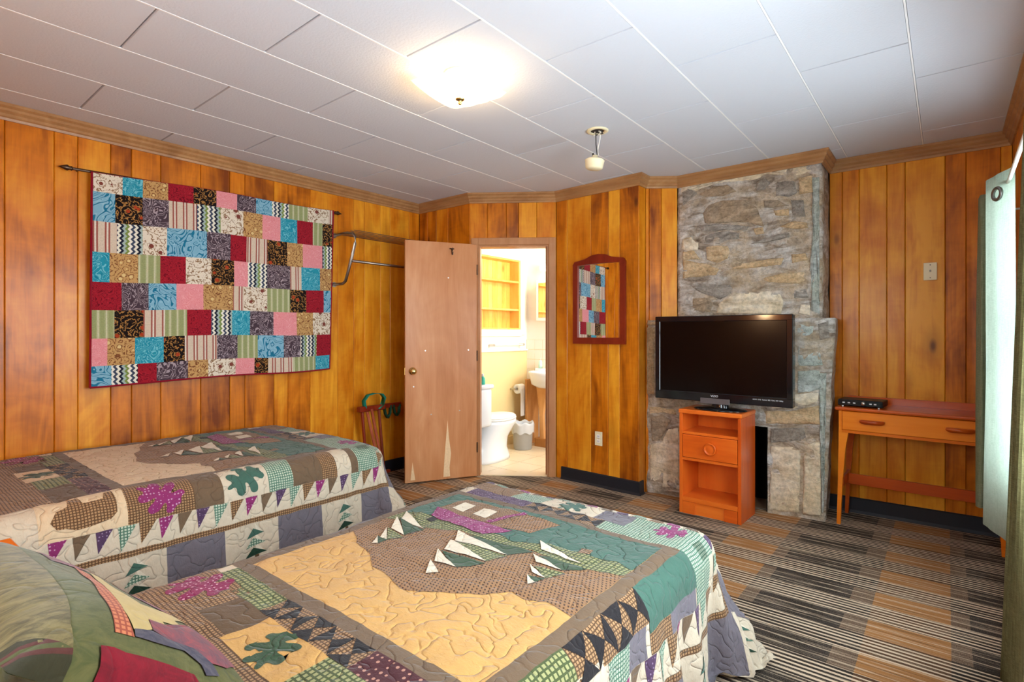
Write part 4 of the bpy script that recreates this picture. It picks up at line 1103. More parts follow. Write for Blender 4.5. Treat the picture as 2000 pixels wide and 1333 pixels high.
tv = thing('television', 'black flat-screen television standing on the orange cabinet', 'television', (-1.222, 3.80, HT), math.radians(-0.5))
w_, h_ = 0.463, 0.30; zc = 0.353
zt, zb = zc + h_, zc - h_
bm = bmesh.new()
box(bm, -w_, w_, -.036, .03, zb, zb + .062, .004); box(bm, -w_, w_, -.036, .03, zt - .040, zt, .004)
box(bm, -w_, -w_ + .038, -.036, .03, zb + .05, zt - .03, .004); box(bm, w_ - .038, w_, -.036, .03, zb + .05, zt - .03, .004)
box(bm, -w_ + .05, w_ - .05, .028, .062, zb + .05, zt - .05, .02)
bz = obj('bezel', bm, MT['blackgloss'], tv)
obj('screen', B(-w_ + .036, w_ - .036, -.031, .0, zb + .060, zt - .038), MT['screen'], tv)
obj('sensor_bar', B(-.125, .075, -.042, -.033, zb - .012, zb + .026, .002), plain('smoked_grey_plastic', (0.12, 0.10, 0.10), 0.3), tv)
def text(s, size, loc, m, parent, name, ext=0.0006, align='CENTER'):
    cu = bpy.data.curves.new(name, 'FONT'); cu.body = s; cu.size = size; cu.extrude = ext; cu.align_x = align
    o = bpy.data.objects.new('tmp', cu); C.objects.link(o)
    dg = bpy.context.evaluated_depsgraph_get(); me = bpy.data.meshes.new_from_object(o.evaluated_get(dg))
    bpy.data.objects.remove(o)
    t = link(name, me, None, parent); me.materials.clear(); me.materials.append(m)
    t.location = loc; t.rotation_euler = (PI / 2, 0, 0); return t
text('VIZIO', 0.020, (-.028, -.0372, zb + .036), MT['greyprint'], bz, 'maker_lettering')
text('HDMI  DTS  TruVol  SRS  FULL HD 1080p', 0.0105, (.315, -.0372, zb + .038), MT['greyprint'], bz, 'feature_lettering')
nk = obj('stand_neck', lathe(bmesh.new(), [(.05, .012), (.048, .03), (.040, .05), (.036, .085), (0, .085)], 20, None, 1.2, .7), MT['blackgloss'], tv, True)
obj('stand_base', lathe(bmesh.new(), [(0, .0), (.165, .0), (.170, .004), (.160, .010), (.09, .016), (0, .018)], 40, Matrix.Translation((0.0, 0.0, 0.0)), 1.05, .68), MT['blackgloss'], tv, True)

# ------------------------------------------------------------------ desk
dk = thing('writing_desk', 'orange-stained wooden desk with one wide drawer against the plank wall', 'desk', (-0.155, 4.085, 0), math.radians(-2.0))
DW, DD, DH = 0.405, 0.335, 0.775
tp = bmesh.new()
box(tp, -DW - .015, DW + .01, -.02, DD, DH - .022, DH, .008, None, 2)
obj('top', tp, MT['deskred'], dk)
gal = bmesh.new(); prism(gal, [(-DW - .012, DH), (DW + .008, DH), (DW + .008, DH + .045), (-DW + .06, DH + .045), (-DW + .02, DH + .050), (-DW - .002, DH + .038), (-DW - .012, DH + .018)], DD - .022, DD - .004, 'Y')
obj('back_rail', gal, MT['deskred'], dk)
ends = bmesh.new()
obj('apron_side', B(-DW + .004, -DW + .022, .004, DD - .01, DH - .165, DH - .023), MT['desk'], dk); obj('apron_side', B(DW - .022, DW - .004, .004, DD - .01, DH - .165, DH - .023), MT['desk'], dk)
obj('apron_rail', B(-DW + .02, DW - .02, .004, .022, DH - .168, DH - .150), MT['desk'], dk); obj('apron_back', B(-DW + .02, DW - .02, DD - .03, DD - .012, DH - .165, DH - .023), MT['desk'], dk)
dr = obj('drawer', B(-DW + .024, DW - .024, -.004, DD - .04, DH - .148, DH - .026, .003), MT['desk'], dk)
for hx in (-.215, .215):
    hb = bmesh.new(); prism(hb, [(-.070, .006), (-.062, .012), (.062, .012), (.070, .006), (.062, -.008), (.045, -.014), (-.045, -.014), (-.062, -.008)], -.026, -.004, 'Y')
    bmesh.ops.bevel(hb, geom=hb.edges[:], offset=.003, segments=2, affect='EDGES')
    o = obj('handle', hb, MT['deskred'], dr, True); o.location = (hx, 0, DH - .085)
def dleg(sx, front):
    # wide at the top, sweeping in and tapering to a slim foot that splays outwards
    prof = [(0.0, 0.040), (.10, 0.036), (.30, 0.034), (.50, 0.042), (.612, 0.055)]
    pts_o = []; pts_i = []
    for z, wd in prof:
        k = 1 - z / .612; sp = 0.012 * k ** 2
        pts_o.append((-sp, z)); pts_i.append((-sp + wd * (0.55 + 0.45 * (1 - k)), z))
    poly = pts_o + pts_i[::-1]
    b_ = bmesh.new(); prism(b_, poly, 0, .030, 'Y')
    for v in b_.verts:
        if sx > 0: v.co.x = -v.co.x
        v.co.x += -DW + .003 if sx < 0 else DW - .003
        v.co.y += .004 if front else DD - .045
    bmesh.ops.bevel(b_, geom=b_.edges[:], offset=.002, segments=1, affect='EDGES')
    obj('leg', b_, MT['desk'] if front else MT['deskred'], dk)
for sx in (-1, 1): dleg(sx, True); dleg(sx, False)
for sx in (-1, 1): obj('side_stretcher', B(*sorted((sx * (DW - .012), sx * (DW - .028))), .035, DD - .046, .25, .31), MT['deskred'], dk)
obj('foot_rail', B(-DW + .029, DW - .029, DD * .55, DD * .55 + .018, .235, .305, .002), MT['deskred'], dk)

dz = 4.085
rc = thing('set_top_box', 'small black set-top box on the left end of the desk', 'electronics', (-0.435, 4.22, DH), math.radians(-5))
obj('casing', B(-.125, .125, -.085, .085, .006, .046, .004), MT['blackmatt'], rc)
obj('front_panel', B(-.118, .118, -.089, -.084, .010, .042, .001), MT['blackgloss'], rc)
obj('dial', lathe(bmesh.new(), [(0, .010), (.011, .009), (.012, 0), (0, 0)], 18, Matrix.Translation((.02, -.089, .026)) @ Matrix.Rotation(PI / 2, 4, 'X')), MT['steel'], rc, True)
for xx in (-.09, -.06, -.03, .06, .085): obj('button', B(xx - .007, xx + .007, -.0915, -.088, .022, .030, .001), MT['greyprint'], rc)
for xx in (-.10, .10):
    for yy in (-.07, .07): obj('foot', tube(bmesh.new(), [(xx, yy, 0), (xx, yy, .007)], .008, 8), MT['steel'], rc)

# switch and outlet
def plate(name, label, cat, loc, rz, kind):
    r = thing(name, label, cat, loc, rz)
    obj('cover_plate', B(-.035, .035, -.006, -.0005, -.057, .057, .002, None, 2), MT['plastic_cream'], r)
    if kind == 'switch':
        obj('toggle', tube(bmesh.new(), [(0, -.006, 0), (0, -.020, .006)], .005, 8), MT['steel'], r)
        for z in (-.042, .042): obj('screw', tube(bmesh.new(), [(0, -.0055, z), (0, -.0075, z)], .0035, 8), MT['bronze'], r)
    else:
        for z in (-.020, .020):
            s_ = obj('socket', B(-.017, .017, -.0085, -.005, z - .014, z + .014, .002), MT['plastic_white'], r)
            for xx in (-.006, .006): obj('slot', B(xx - .0012, xx + .0012, -.0092, -.008, z - .005, z + .005), MT['blackmatt'], s_)
        obj('screw', tube(bmesh.new(), [(0, -.0055, 0), (0, -.0075, 0)], .0035, 8), MT['steel'], r)
plate('light_switch', 'cream toggle switch plate on the plank wall above the desk', 'switch', (-0.087, 4.4542, 1.662), math.radians(1.1), 'switch')
plate('wall_outlet', 'cream electrical outlet below the mirror', 'outlet', (-2.222, 3.8755, 0.393), math.radians(-2.9), 'outlet')

# ------------------------------------------------------------------ mirror
mr = thing('wall_mirror', 'arched mahogany-framed mirror reflecting the patchwork wall quilt', 'mirror', (-2.209, 3.866, 1.20), math.radians(-0.7))
hw = .243; outer_ = [(-hw, -.03), (hw, -.03), (hw, .63)]
top_ = [(hw, .63), (hw * .93, .655), (hw * .72, .662), (hw * .50, .672), (hw * .28, .695), (0, .704), (-hw * .28, .695), (-hw * .50, .672), (-hw * .72, .662), (-hw * .93, .655), (-hw, .63)]
inn = [(-.198, .022), (.198, .022), (.198, .622), (.06, .626), (-.06, .626), (-.198, .622)]
bm = bmesh.new()
def ring_prism(bm, outer, inner, y0, y1):
    # both loops resampled by angle round the centre
    c = (0, .32)
    def ray(poly, a):
        d = (math.cos(a), math.sin(a)); best = None
        for i in range(len(poly)):
            p, q = poly[i], poly[(i + 1) % len(poly)]; ex, ey = q[0] - p[0], q[1] - p[1]
            det = d[0] * -ey + ex * d[1]
            if abs(det) < 1e-12: continue
            t = ((p[0] - c[0]) * -ey + ex * (p[1] - c[1])) / det; u = (d[0] * (p[1] - c[1]) - d[1] * (p[0] - c[0])) / det
            if t > 0 and -1e-6 <= u <= 1 + 1e-6 and (best is None or t < best): best = t
        return (c[0] + d[0] * best, c[1] + d[1] * best)
    angs = sorted(set([round(math.atan2(p[1] - c[1], p[0] - c[0]), 6) for p in outer + inner] + [round(-PI + 2 * PI * k / 48, 6) for k in range(48)]))
    O = [ray(outer, a) for a in angs]; I = [ray(inner, a) for a in angs]; n = len(angs)
    vo0 = [bm.verts.new((p[0], y0, p[1])) for p in O]; vi0 = [bm.verts.new((p[0], y0, p[1])) for p in I]
    vo1 = [bm.verts.new((p[0], y1, p[1])) for p in O]; vi1 = [bm.verts.new((p[0], y1, p[1])) for p in I]
    for i in range(n):
        j = (i + 1) % n
        bm.faces.new([vo0[i], vo0[j], vi0[j], vi0[i]]); bm.faces.new([vo1[i], vi1[i], vi1[j], vo1[j]])
        bm.faces.new([vo0[i], vo1[i], vo1[j], vo0[j]]); bm.faces.new([vi0[i], vi0[j], vi1[j], vi1[i]])
ring_prism(bm, outer_[:2] + top_, inn, -.028, -.001)
obj('frame', bm, MT['mahog'], mr)
obj('mirror_glass', B(-.20, .20, -.014, -.006, .018, .627), MT['mirror'], mr)

# ------------------------------------------------------------------ door, casing
mC, lC = frame_mtx(C_, D_)
cs = bmesh.new()
box(cs, door_op[0] - .062, door_op[0], -.018, .0, 0, door_op[3] + .062, .003); box(cs, door_op[1], door_op[1] + .062, -.018, .0, 0, door_op[3] + .062, .003)
box(cs, door_op[0], door_op[1], -.018, .0, door_op[3], door_op[3] + .062, .003)
box(cs, door_op[0] - .001, door_op[0] + .016, .0, .11, 0, door_op[3]); box(cs, door_op[1] - .016, door_op[1] + .001, .0, .11, 0, door_op[3]); box(cs, door_op[0] + .016, door_op[1] - .016, .0, .11, door_op[3] - .016, door_op[3])
box(cs, door_op[1] - .028, door_op[1] - .016, .04, .055, 0, door_op[3] - .016)
dcas = obj('door_2', cs, MT['casing']); dcas.matrix_world = mC; structure(dcas)
obj('strike_plate', B(door_op[1] - .0175, door_op[1] - .0155, .008, .034, .93, .99), MT['brass'], dcas)
# worn slab door standing open into the bedroom
HX, HY = -3.195, 3.455; EX_, EY_ = -3.49, 2.903
ang = math.atan2(EY_ - HY, EX_ - HX); DL = math.hypot(EX_ - HX, EY_ - HY)
dd = thing('bathroom_door', 'worn tan flush wooden door standing open beside the bathroom', 'door', (HX, HY, 0.012), ang)
# local x runs from hinge to free edge; +y is the face turned to the room
obj('slab', B(0, DL, -.035, .0, 0, 2.022, .002), MT['doorw'], dd)
def knobset(sgn):
    k = bmesh.new(); mt_ = Matrix.Translation((DL - .062, 0 if sgn > 0 else -.035, .93)) @ Matrix.Rotation(-sgn * PI / 2, 4, 'X')
    lathe(k, [(0, .058), (.018, .056), (.027, .044), (.025, .034), (.012, .024), (.011, .008), (.030, .006), (.032, .0), (0, 0)], 24, mt_); return k
obj('knob', knobset(1), MT['brass'], dd, True); obj('knob', knobset(-1), MT['brass'], dd, True)
obj('latch_plate', B(DL - .0005, DL + .002, -.030, -.005, .90, .96), MT['brass'], dd)
for x_, z_, r_ in ((DL - .40, 1.96, 0), ): 
    hk = bmesh.new(); tube(hk, [(x_, .002, z_), (x_, .022, z_ - .01), (x_, .030, z_ + .015)], .004, 6); tube(hk, [(x_, .004, z_ + .01), (x_, .012, z_ - .04), (x_, .034, z_ - .045), (x_, .040, z_ - .02)], .004, 6)
    tube(hk, [(x_ - .02, .004, z_ + .01), (x_ + .02, .004, z_ + .01)], .005, 6)
    obj('coat_hook', hk, MT['bronze'], dd)
for (x_, z_) in ((DL - .37, 1.72), (DL - .17, 1.10), (DL - .55, 1.10), (DL - .22, .56), (DL - .47, .58), (DL - .07, .80)):
    obj('screw', tube(bmesh.new(), [(x_, -.001, z_), (x_, .0025, z_)], .006, 8), MT['steel'], dd)
for poly in ([(.24, .02), (.30, .02), (.285, .25), (.262, .50), (.252, .36), (.232, .22), (.245, .10)], [(DL - .085, .02), (DL - .045, .02), (DL - .055, .11), (DL - .062, .17), (DL - .072, .10)]):
    bm = bmesh.new(); prism(bm, poly, -.001, .0008, 'Y'); obj('bare_patch', bm, MT['bare'], dd)
for z_ in (.25, 1.05, 1.80): obj('hinge', tube(bmesh.new(), [(-.004, .003, z_ - .045), (-.004, .003, z_ + .045)], .006, 8), MT['bronze'], dd)

# ------------------------------------------------------------------ chrome wardrobe rack on the left wall
rk = thing('wardrobe_rack', 'chrome wall rack with wire shelf and hanging rod beside the wall quilt', 'rack', (-3.95, 2.53, 1.66))
def bracket(y):
    pts = [(0.012, y, .405), (.16, y, .408), (.27, y, .395), (.305, y, .365), (.30, y, .31), (.20, y, .08), (.17, y, .02), (.13, y, .0), (.012, y, .0)]
    return tube(bmesh.new(), pts, .012, 10)
for y in (0.0, .87): obj('bracket', bracket(y), MT['rackmetal'], rk, True)
for y in (0.0, .87):
    for z in (.0, .405): obj('wall_flange', tube(bmesh.new(), [(0, y, z), (.012, y, z)], .022, 12), MT['rackmetal'], rk)
obj('hanging_rod', tube(bmesh.new(), [(.262, -.0, .175), (.262, .87, .175)], .011, 10), MT['rackmetal'], rk, True)
for k in range(6): obj('shelf_wire', tube(bmesh.new(), [(.03 + .052 * k, -.0, .418), (.03 + .052 * k, .87, .418)], .0035, 6), MT['rackmetal'], rk)

# folded luggage rack leaning by the wall
lr = thing('luggage_rack', 'folded brown wooden luggage rack with teal straps leaning behind the door', 'luggage rack', (-3.80, 2.72, 0))
obj('top_rail', B(-.02, .03, -.06, .20, .60, .645, .006), MT['mahog'], lr)
for (y0, y1, x0, x1, mm) in ((-.02, .02, .0, .03, 'mahog'), (.02, .14, .01, .06, 'legbrown'), (.055, .16, .03, .07, 'legbrown'), (.15, .19, .0, .03, 'legbrown')):
    obj('leg', tube(bmesh.new(), [(x0, y0, .62), (x1, y1, .012)], .013, 8), MT[mm], lr)
obj('foot_rail', B(.045, .075, .05, .22, .06, .085, .004), MT['mahog'], lr)
def strap(pts, wdt, m):
    b_ = bmesh.new(); va = [b_.verts.new((x_ - wdt, y, z)) for x_, y, z in pts]; vb = [b_.verts.new((x_ + wdt, y, z)) for x_, y, z in pts]
    va2 = [b_.verts.new((x_ - wdt, y + .003, z + .004)) for x_, y, z in pts]; vb2 = [b_.verts.new((x_ + wdt, y + .003, z + .004)) for x_, y, z in pts]
    for i in range(len(pts) - 1):
        b_.faces.new([va[i], va[i + 1], vb[i + 1], vb[i]]); b_.faces.new([va2[i], va2[i + 1], vb2[i + 1], vb2[i]])
        b_.faces.new([va[i], va[i + 1], va2[i + 1], va2[i]]); b_.faces.new([vb[i], vb[i + 1], vb2[i + 1], vb2[i]])
    return obj('strap', b_, m, lr, True)
strap([(.01, .00, .63), (.01, -.01, .69), (.01, .03, .735), (.01, .10, .745), (.01, .17, .735), (.01, .20, .70), (.02, .17, .64), (.02, .12, .61)], .028, MT['teal'])
strap([(-.02, .22, .62), (-.02, .235, .55), (-.02, .26, .51), (-.02, .285, .55), (-.02, .29, .62)], .02, MT['dkgreen'])
strap([(-.02, .32, .62), (-.02, .335, .55), (-.02, .36, .52), (-.02, .385, .55), (-.02, .39, .62)], .02, MT['dkgreen'])
obj('top_rail', B(-.05, -.02, .18, .42, .60, .64, .006), MT['mahog'], lr)

# ------------------------------------------------------------------ ceiling lamp
cl_ = thing('ceiling_lamp', 'lit square frosted-glass ceiling lamp with a brass finial', 'lamp', (-1.80, 1.83, CEIL), math.radians(12))
obj('ceiling_plate', lathe(bmesh.new(), [(0, -.002), (.075, -.002), (.075, -.018), (.06, -.026), (0, -.026)], 28), MT['plastic_white'], cl_, True)
gb = bmesh.new(); n = 16; hs = .165; gv = {}
for i in range(n + 1):
    for j in range(n + 1):
        u, v = -1 + 2 * i / n, -1 + 2 * j / n
        r = max(abs(u), abs(v)); z = -.118 + .055 * (0.25 * (u * u + v * v) + .55 * r ** 5) + .004 * math.sin(u * 14) * r ** 3
        gv[(i, j)] = gb.verts.new((u * hs, v * hs, z))
for i in range(n):
    for j in range(n): gb.faces.new([gv[(i, j)], gv[(i + 1, j)], gv[(i + 1, j + 1)], gv[(i, j + 1)]])
bmesh.ops.solidify(gb, geom=gb.faces[:], thickness=.004)
obj('glass_shade', gb, MT['shade'], cl_, True)
obj('centre_rod', tube(bmesh.new(), [(0, 0, -.026), (0, 0, -.12)], .004, 8), MT['brass'], cl_)
obj('finial', lathe(bmesh.new(), [(0, -.150), (.006, -.147), (.010, -.140), (.006, -.132), (.016, -.128), (.022, -.122), (.022, -.119), (0, -.119)], 18), MT['brass'], cl_, True)
for sx in (-1, 1):
    bl = obj('light_bulb', lathe(bmesh.new(), [(0, -.05), (.018, -.044), (.026, -.02), (.020, .005), (.012, .022), (0, .022)], 16, Matrix.Translation((sx * .055, 0, -.060)) @ Matrix.Rotation(sx * PI / 2, 4, 'Y')), emis('bulb_glow', (1, .8, .5), 6.0), cl_, True)

# dangling lampholder
dl = thing('dangling_lampholder', 'cream lampholder dangling by wires from a bare ceiling junction hole', 'light fixture', (-1.652, 2.865, CEIL))
obj('junction_ring', lathe(bmesh.new(), [(.040, -.001), (.066, -.001), (.066, -.006), (.056, -.010), (.042, -.008), (.040, -.001)], 28), MT['plastic_cream'], dl, True)
obj('junction_box', lathe(bmesh.new(), [(0, -.0015), (.041, -.0015), (.041, -.003), (0, -.003)], 20), MT['wiredark'], dl)
for i in range(4): obj('wire_end', tube(bmesh.new(), [(-.02 + .015 * i, .0, -.004), (-.012 + .014 * i, .012, -.022), (-.02 + .016 * i, -.01, -.03)], .004, 6), MT['wiredark' if i % 2 else 'white_wire'], dl)
obj('wire', tube(bmesh.new(), [(-.012, .0, -.01), (-.010, .0, -.08), (-.002, .0, -.150)], .0028, 6), MT['wiredark'], dl)
obj('wire', tube(bmesh.new(), [(.022, .0, -.01), (.016, .0, -.06), (.004, .0, -.11), (.004, .0, -.150)], .0028, 6), MT['white_wire'], dl)
obj('lampholder', lathe(bmesh.new(), [(0, -.235), (.040, -.234), (.052, -.226), (.058, -.186), (.060, -.180), (.050, -.172), (.018, -.168), (.016, -.150), (0, -.150)], 28, Matrix.Rotation(math.radians(6), 4, 'Y')), MT['plastic_cream'], dl, True)
obj('wire_nut', lathe(bmesh.new(), [(0, -.115), (.005, -.118), (.007, -.145), (0, -.15)], 10, Matrix.Translation((-.030, 0, -.015))), MT['wiredark'], dl, True)
obj('mounting_tab', B(-.036, -.022, -.008, .008, -.178, -.155), MT['plastic_cream'], dl)

# ------------------------------------------------------------------ curtains
def curtain(name, label, path, z0, z1, mats, sway, n=14, th=.004, grommets=()):
    """path: list of (x,y,material index) at the top; sway(z) -> offset"""
    r = thing(name, label, 'curtain', (0, 0, 0))
    pts = [Vector((p[0], p[1])) for p in path]; fine = []
    for i in range(len(pts) - 1):
        p0 = pts[max(0, i - 1)]; p1 = pts[i]; p2 = pts[i + 1]; p3 = pts[min(len(pts) - 1, i + 2)]
        for k in range(6):
            t = k / 6; fine.append((0.5 * ((2 * p1) + (-p0 + p2) * t + (2 * p0 - 5 * p1 + 4 * p2 - p3) * t * t + (-p0 + 3 * p1 - 3 * p2 + p3) * t ** 3), path[i][2]))
    fine.append((pts[-1], path[-1][2]))
    for mi, mt_ in enumerate(mats):
        bm = bmesh.new(); g = {}
        def gv_(i, j):
            if (i, j) not in g:
                z = z0 + (z1 - z0) * j / n; o_ = sway(z, i); p = fine[i][0]
                g[(i, j)] = bm.verts.new((p.x + o_[0], p.y + o_[1], z))
            return g[(i, j)]
        any_ = False
        for i in range(len(fine) - 1):
            if fine[i][1] != mi: continue
            any_ = True
            for j in range(n): bm.faces.new([gv_(i, j), gv_(i + 1, j), gv_(i + 1, j + 1), gv_(i, j + 1)])
        if any_:
            bmesh.ops.solidify(bm, geom=bm.faces[:], thickness=th)
            obj('curtain_panel' if mi == 0 else 'curtain_lining', bm, mt_, r, True)
        else: bm.free()
    return r
c1 = curtain('far_window_curtain', 'short pale mint curtain with steel eyelets beside the desk', [(.205, 4.00, 0), (.135, 3.93, 0), (.148, 3.82, 0), (.215, 3.86, 1), (.185, 3.62, 1), (.150, 3.50, 1), (.185, 3.38, 1), (.235, 3.22, 1)], .32, 2.00, [MT['curtain_sage'], MT['curtain_mint']],
             lambda z, i: (-.012 * (2.0 - z) / 1.7 + .004 * math.sin(z * 3 + i), .03 * math.sin(z * 2 + i * .4) * .3))
MT['gun'] = plain('dark_steel', (0.22, 0.21, 0.20), 0.3, 0.5, 1.0)
me_ = Matrix.Translation((.178, 3.335, 1.90)) @ Matrix.Rotation(math.radians(-62), 4, 'Z') @ Matrix.Rotation(PI / 2, 4, 'X')
tor = bmesh.new()
for k in range(28):
    a = 2 * PI * k / 28
obj('eyelet', lathe(tor, [(.020, .004), (.024, .007), (.032, .006), (.035, .0), (.032, -.006), (.024, -.007), (.020, -.004), (.020, .004)], 28, me_), MT['gun'], c1, True)
rd = thing('curtain_rod', 'slim white curtain rod along the window wall', 'rod', (0, 0, 0))
obj('rod', tube(bmesh.new(), [(.215, 4.02, 1.92), (.215, .60, 2.02)], .008, 10), MT['plastic_white'], rd, True)
for yy in (3.98, .62): obj('bracket', tube(bmesh.new(), [(.215, yy, 1.93), (XW, yy, 1.93)], .006, 8), MT['plastic_white'], rd)
path2 = [(.205, 2.42, 0)]
for k in range(1, 15): path2.append((.205 + (.045 if k % 2 else -.01), 2.42 - .035 * k, 0))
c2 = curtain('near_window_curtain', 'long olive floor-length curtain at the right edge of the room', path2, .012, 2.14, [MT['curtain_olive'], MT['curtain_mint']],
             lambda z, i: (-.048 * (2.14 - z) / 2.14, .30 * ((2.14 - z) / 2.14) * (1 - i / 90.0)))

# wall lamp over the nightstand (outside the view, lights the head of the beds)
wl = thing('wall_lamp', 'small opal glass wall lamp above the nightstand', 'lamp', (-2.0, -.43, 1.55))
obj('back_plate', B(-.05, .05, -.01, .012, -.06, .06, .004), MT['brass'], wl); obj('arm', tube(bmesh.new(), [(0, .01, 0), (0, .10, -.03)], .008, 8), MT['brass'], wl)

# ------------------------------------------------------------------ bathroom
structure(obj('wall_bath_left', B(-3.96, -3.85, 3.56, 4.02, 0, CEIL), MT['white_paint']))
bw = bmesh.new()
box(bw, -4.02, -3.85, 4.90, 5.13, 0, CEIL); box(bw, -4.02, -3.85, 4.02, 4.90, 0, 1.30); box(bw, -4.02, -3.85, 4.02, 4.90, 2.10, CEIL)
structure(obj('wall_bath_shelf', bw, MT['white_paint']))
structure(obj('wall_bath_far', B(-3.85, -1.9, 5.03, 5.13, 0, CEIL), MT['white_paint']))
structure(obj('wall_bath_right', B(-1.95, -1.9, 4.0, 5.03, 0, CEIL), MT['white_paint']))
structure(obj('trim_20', B(-3.850, -3.842, 3.60, 5.03, 0.10, 1.055), MT['cream_paint']))
structure(obj('trim_21', B(-3.849, -3.825, 3.60, 5.03, 1.055, 1.075, .003), MT['white_paint']))
structure(obj('baseboard_bath', B(-3.85, -3.83, 3.60, 5.03, 0, .10, .003), MT['cream_paint']))
# floor tiles, each one its own
tb = None
tf = bmesh.new(); prism(tf, [(-3.85, 3.56), (-3.32, 3.56), (-2.71, 3.99), (-1.95, 3.96), (-1.95, 5.03), (-3.85, 5.03)], -.004, .001, 'Z')
fp2 = structure(obj('trim_22', tf, MT['grout']))
th = obj('threshold', B(door_op[0] + .016, door_op[1] - .016, .0, .13, 0, .008, .002), MT['tile'], dcas)
def inside_bath(x, y):
    # behind the doorway wall and the closet-end wall
    if y < 3.57: return False
    if x > -3.28: return (y - 3.46) > (x + 3.28) * 0.7097 + 0.02
    return True
tw = .305
BP = [(-3.84, 3.57), (-3.32, 3.57), (-2.71, 4.00), (-1.96, 3.97), (-1.96, 5.02), (-3.84, 5.02)]
me_full = None
for r in range(6):
    for c in range(7):
        x0, y0 = -3.84 + c * tw, 3.50 + r * tw; h = tw - .006
        q = [(x0, y0), (x0 + h, y0), (x0 + h, y0 + h), (x0, y0 + h)]
        # cut by the bathroom outline (front walls)
        def cutline(poly, p0, p1):
            out_ = []; nx, ny = -(p1[1] - p0[1]), p1[0] - p0[0]
            f = lambda p: (p[0] - p0[0]) * nx + (p[1] - p0[1]) * ny
            for i in range(len(poly)):
                a, b_ = poly[i], poly[(i + 1) % len(poly)]; fa, fb = f(a), f(b_)
                if fa >= 0: out_.append(a)
                if (fa >= 0) != (fb >= 0): t = fa / (fa - fb); out_.append((a[0] + t * (b_[0] - a[0]), a[1] + t * (b_[1] - a[1])))
            return out_
        n0 = q
        q = clip_half(q, 1, 3.57, True)
        if q: q = clip_half(q, 1, 5.02, False)
        if q: q = clip_half(q, 0, -1.96, False)
        if q: q = cutline(q, (-3.33, 3.565), (-2.71, 4.00)) if x0 < -2.70 else clip_half(q, 1, 3.98, True)
        if len(q) < 3 or abs(polyarea(q)) < 4e-4: continue
        tbm = bmesh.new(); prism(tbm, [(p[0] - x0, p[1] - y0) for p in q], 0, .006, 'Z')
        o = obj('tile', tbm, MT['tile'], fp2); o.location = (x0, y0, .001)
# pine shelf niche
nic = thing('bathroom_shelf_niche', 'yellow pine wall niche with beadboard back and two shelves in the bathroom', 'shelves', (-3.85, 4.02, 1.30))
for k in range(11): obj('beadboard', B(-.148, -.138, .0 + .08 * k + .001, .08 * k + .079, 0, .80, .002), MT['pinewhite'], nic)
obj('side_panel', B(-.148, .0, .862, .88, 0, .80), MT['pinewhite'], nic); obj('side_panel', B(-.148, .0, .0, .018, 0, .80), MT['pinewhite'], nic)
for z in (.215, .535): obj('shelf', B(-.137, -.004, .018, .862, z, z + .022, .002), MT['pinewhite'], nic)
obj('shelf', B(-.148, .0, .018, .862, .0, .018), MT['pinewhite'], nic); obj('top_panel', B(-.148, .0, .018, .862, .782, .80), MT['pinewhite'], nic)
fr = bmesh.new(); box(fr, .001, .018, -.06, .0, -.06, .86, .002); box(fr, .001, .018, .88, .96, -.06, .86, .002); box(fr, .001, .018, .0, .88, .80, .86, .002); box(fr, .001, .030, .0, .88, -.075, .0, .002)
obj('surround', fr, MT['white_paint'], nic)
# towel bar
tbx = thing('towel_bar', 'white towel bar with chrome posts below the bathroom shelves', 'towel bar', (-3.842, 4.62, 1.13))
obj('bar', tube(bmesh.new(), [(.06, -.26, 0), (.06, .26, 0)], .010, 10), MT['plastic_white'], tbx, True)
for yy in (-.26, .26): obj('post', tube(bmesh.new(), [(.0, yy, 0), (.07, yy, 0)], .014, 10), MT['steel'], tbx)
# toilet
to = thing('toilet', 'white porcelain toilet just inside the bathroom doorway', 'toilet', (-3.50, 3.60, 0.007))
obj('tank', B(-.20, .20, .0, .19, .38, .74, .03, None, 3), MT['porc'], to, True)
obj('tank_lid', B(-.212, .212, -.008, .20, .735, .775, .012, None, 2), MT['porc'], to, True)
def egg(bm, prof, cy, segs=32):
    rings = []
    for (rx, ry, z, oy) in prof:
        rings.append([bm.verts.new((rx * math.cos(2 * PI * i / segs), cy + oy + ry * math.sin(2 * PI * i / segs) * (1.12 if math.sin(2 * PI * i / segs) > 0 else .9), z)) for i in range(segs)])
    for a, b_ in zip(rings, rings[1:]):
        for i in range(segs): j = (i + 1) % segs; bm.faces.new([a[i], a[j], b_[j], b_[i]])
    bm.faces.new(rings[0][::-1]); bm.faces.new(rings[-1])
    return bm
obj('bowl', egg(bmesh.new(), [(.125, .26, 0, -.06), (.12, .255, .03, -.06), (.105, .22, .12, -.06), (.115, .21, .22, -.04), (.155, .225, .31, .0), (.178, .235, .365, .02), (.182, .24, .395, .02), (.16, .21, .398, .02)], .42), MT['porc'], to, True)
obj('seat', egg(bmesh.new(), [(.182, .235, .400, .02), (.186, .24, .408, .02), (.184, .238, .418, .02)], .42), MT['plastic_white'], to, True)
obj('lid', egg(bmesh.new(), [(.180, .232, .419, .015), (.185, .238, .430, .015), (.17, .22, .442, .015), (.10, .13, .446, .015)], .42), MT['plastic_white'], to, True)
for sx in (-1, 1): obj('hinge', tube(bmesh.new(), [(sx * .07, .205, .40), (sx * .07, .205, .44)], .014, 10), MT['plastic_white'], to)
obj('flush_handle', tube(bmesh.new(), [(-.16, .19, .68), (-.16, .215, .68), (-.09, .22, .675)], .006, 8), MT['steel'], to)
bt = thing('soap_bottle', 'small teal bottle on the toilet tank', 'bottle', (-3.345, 3.70, .782))
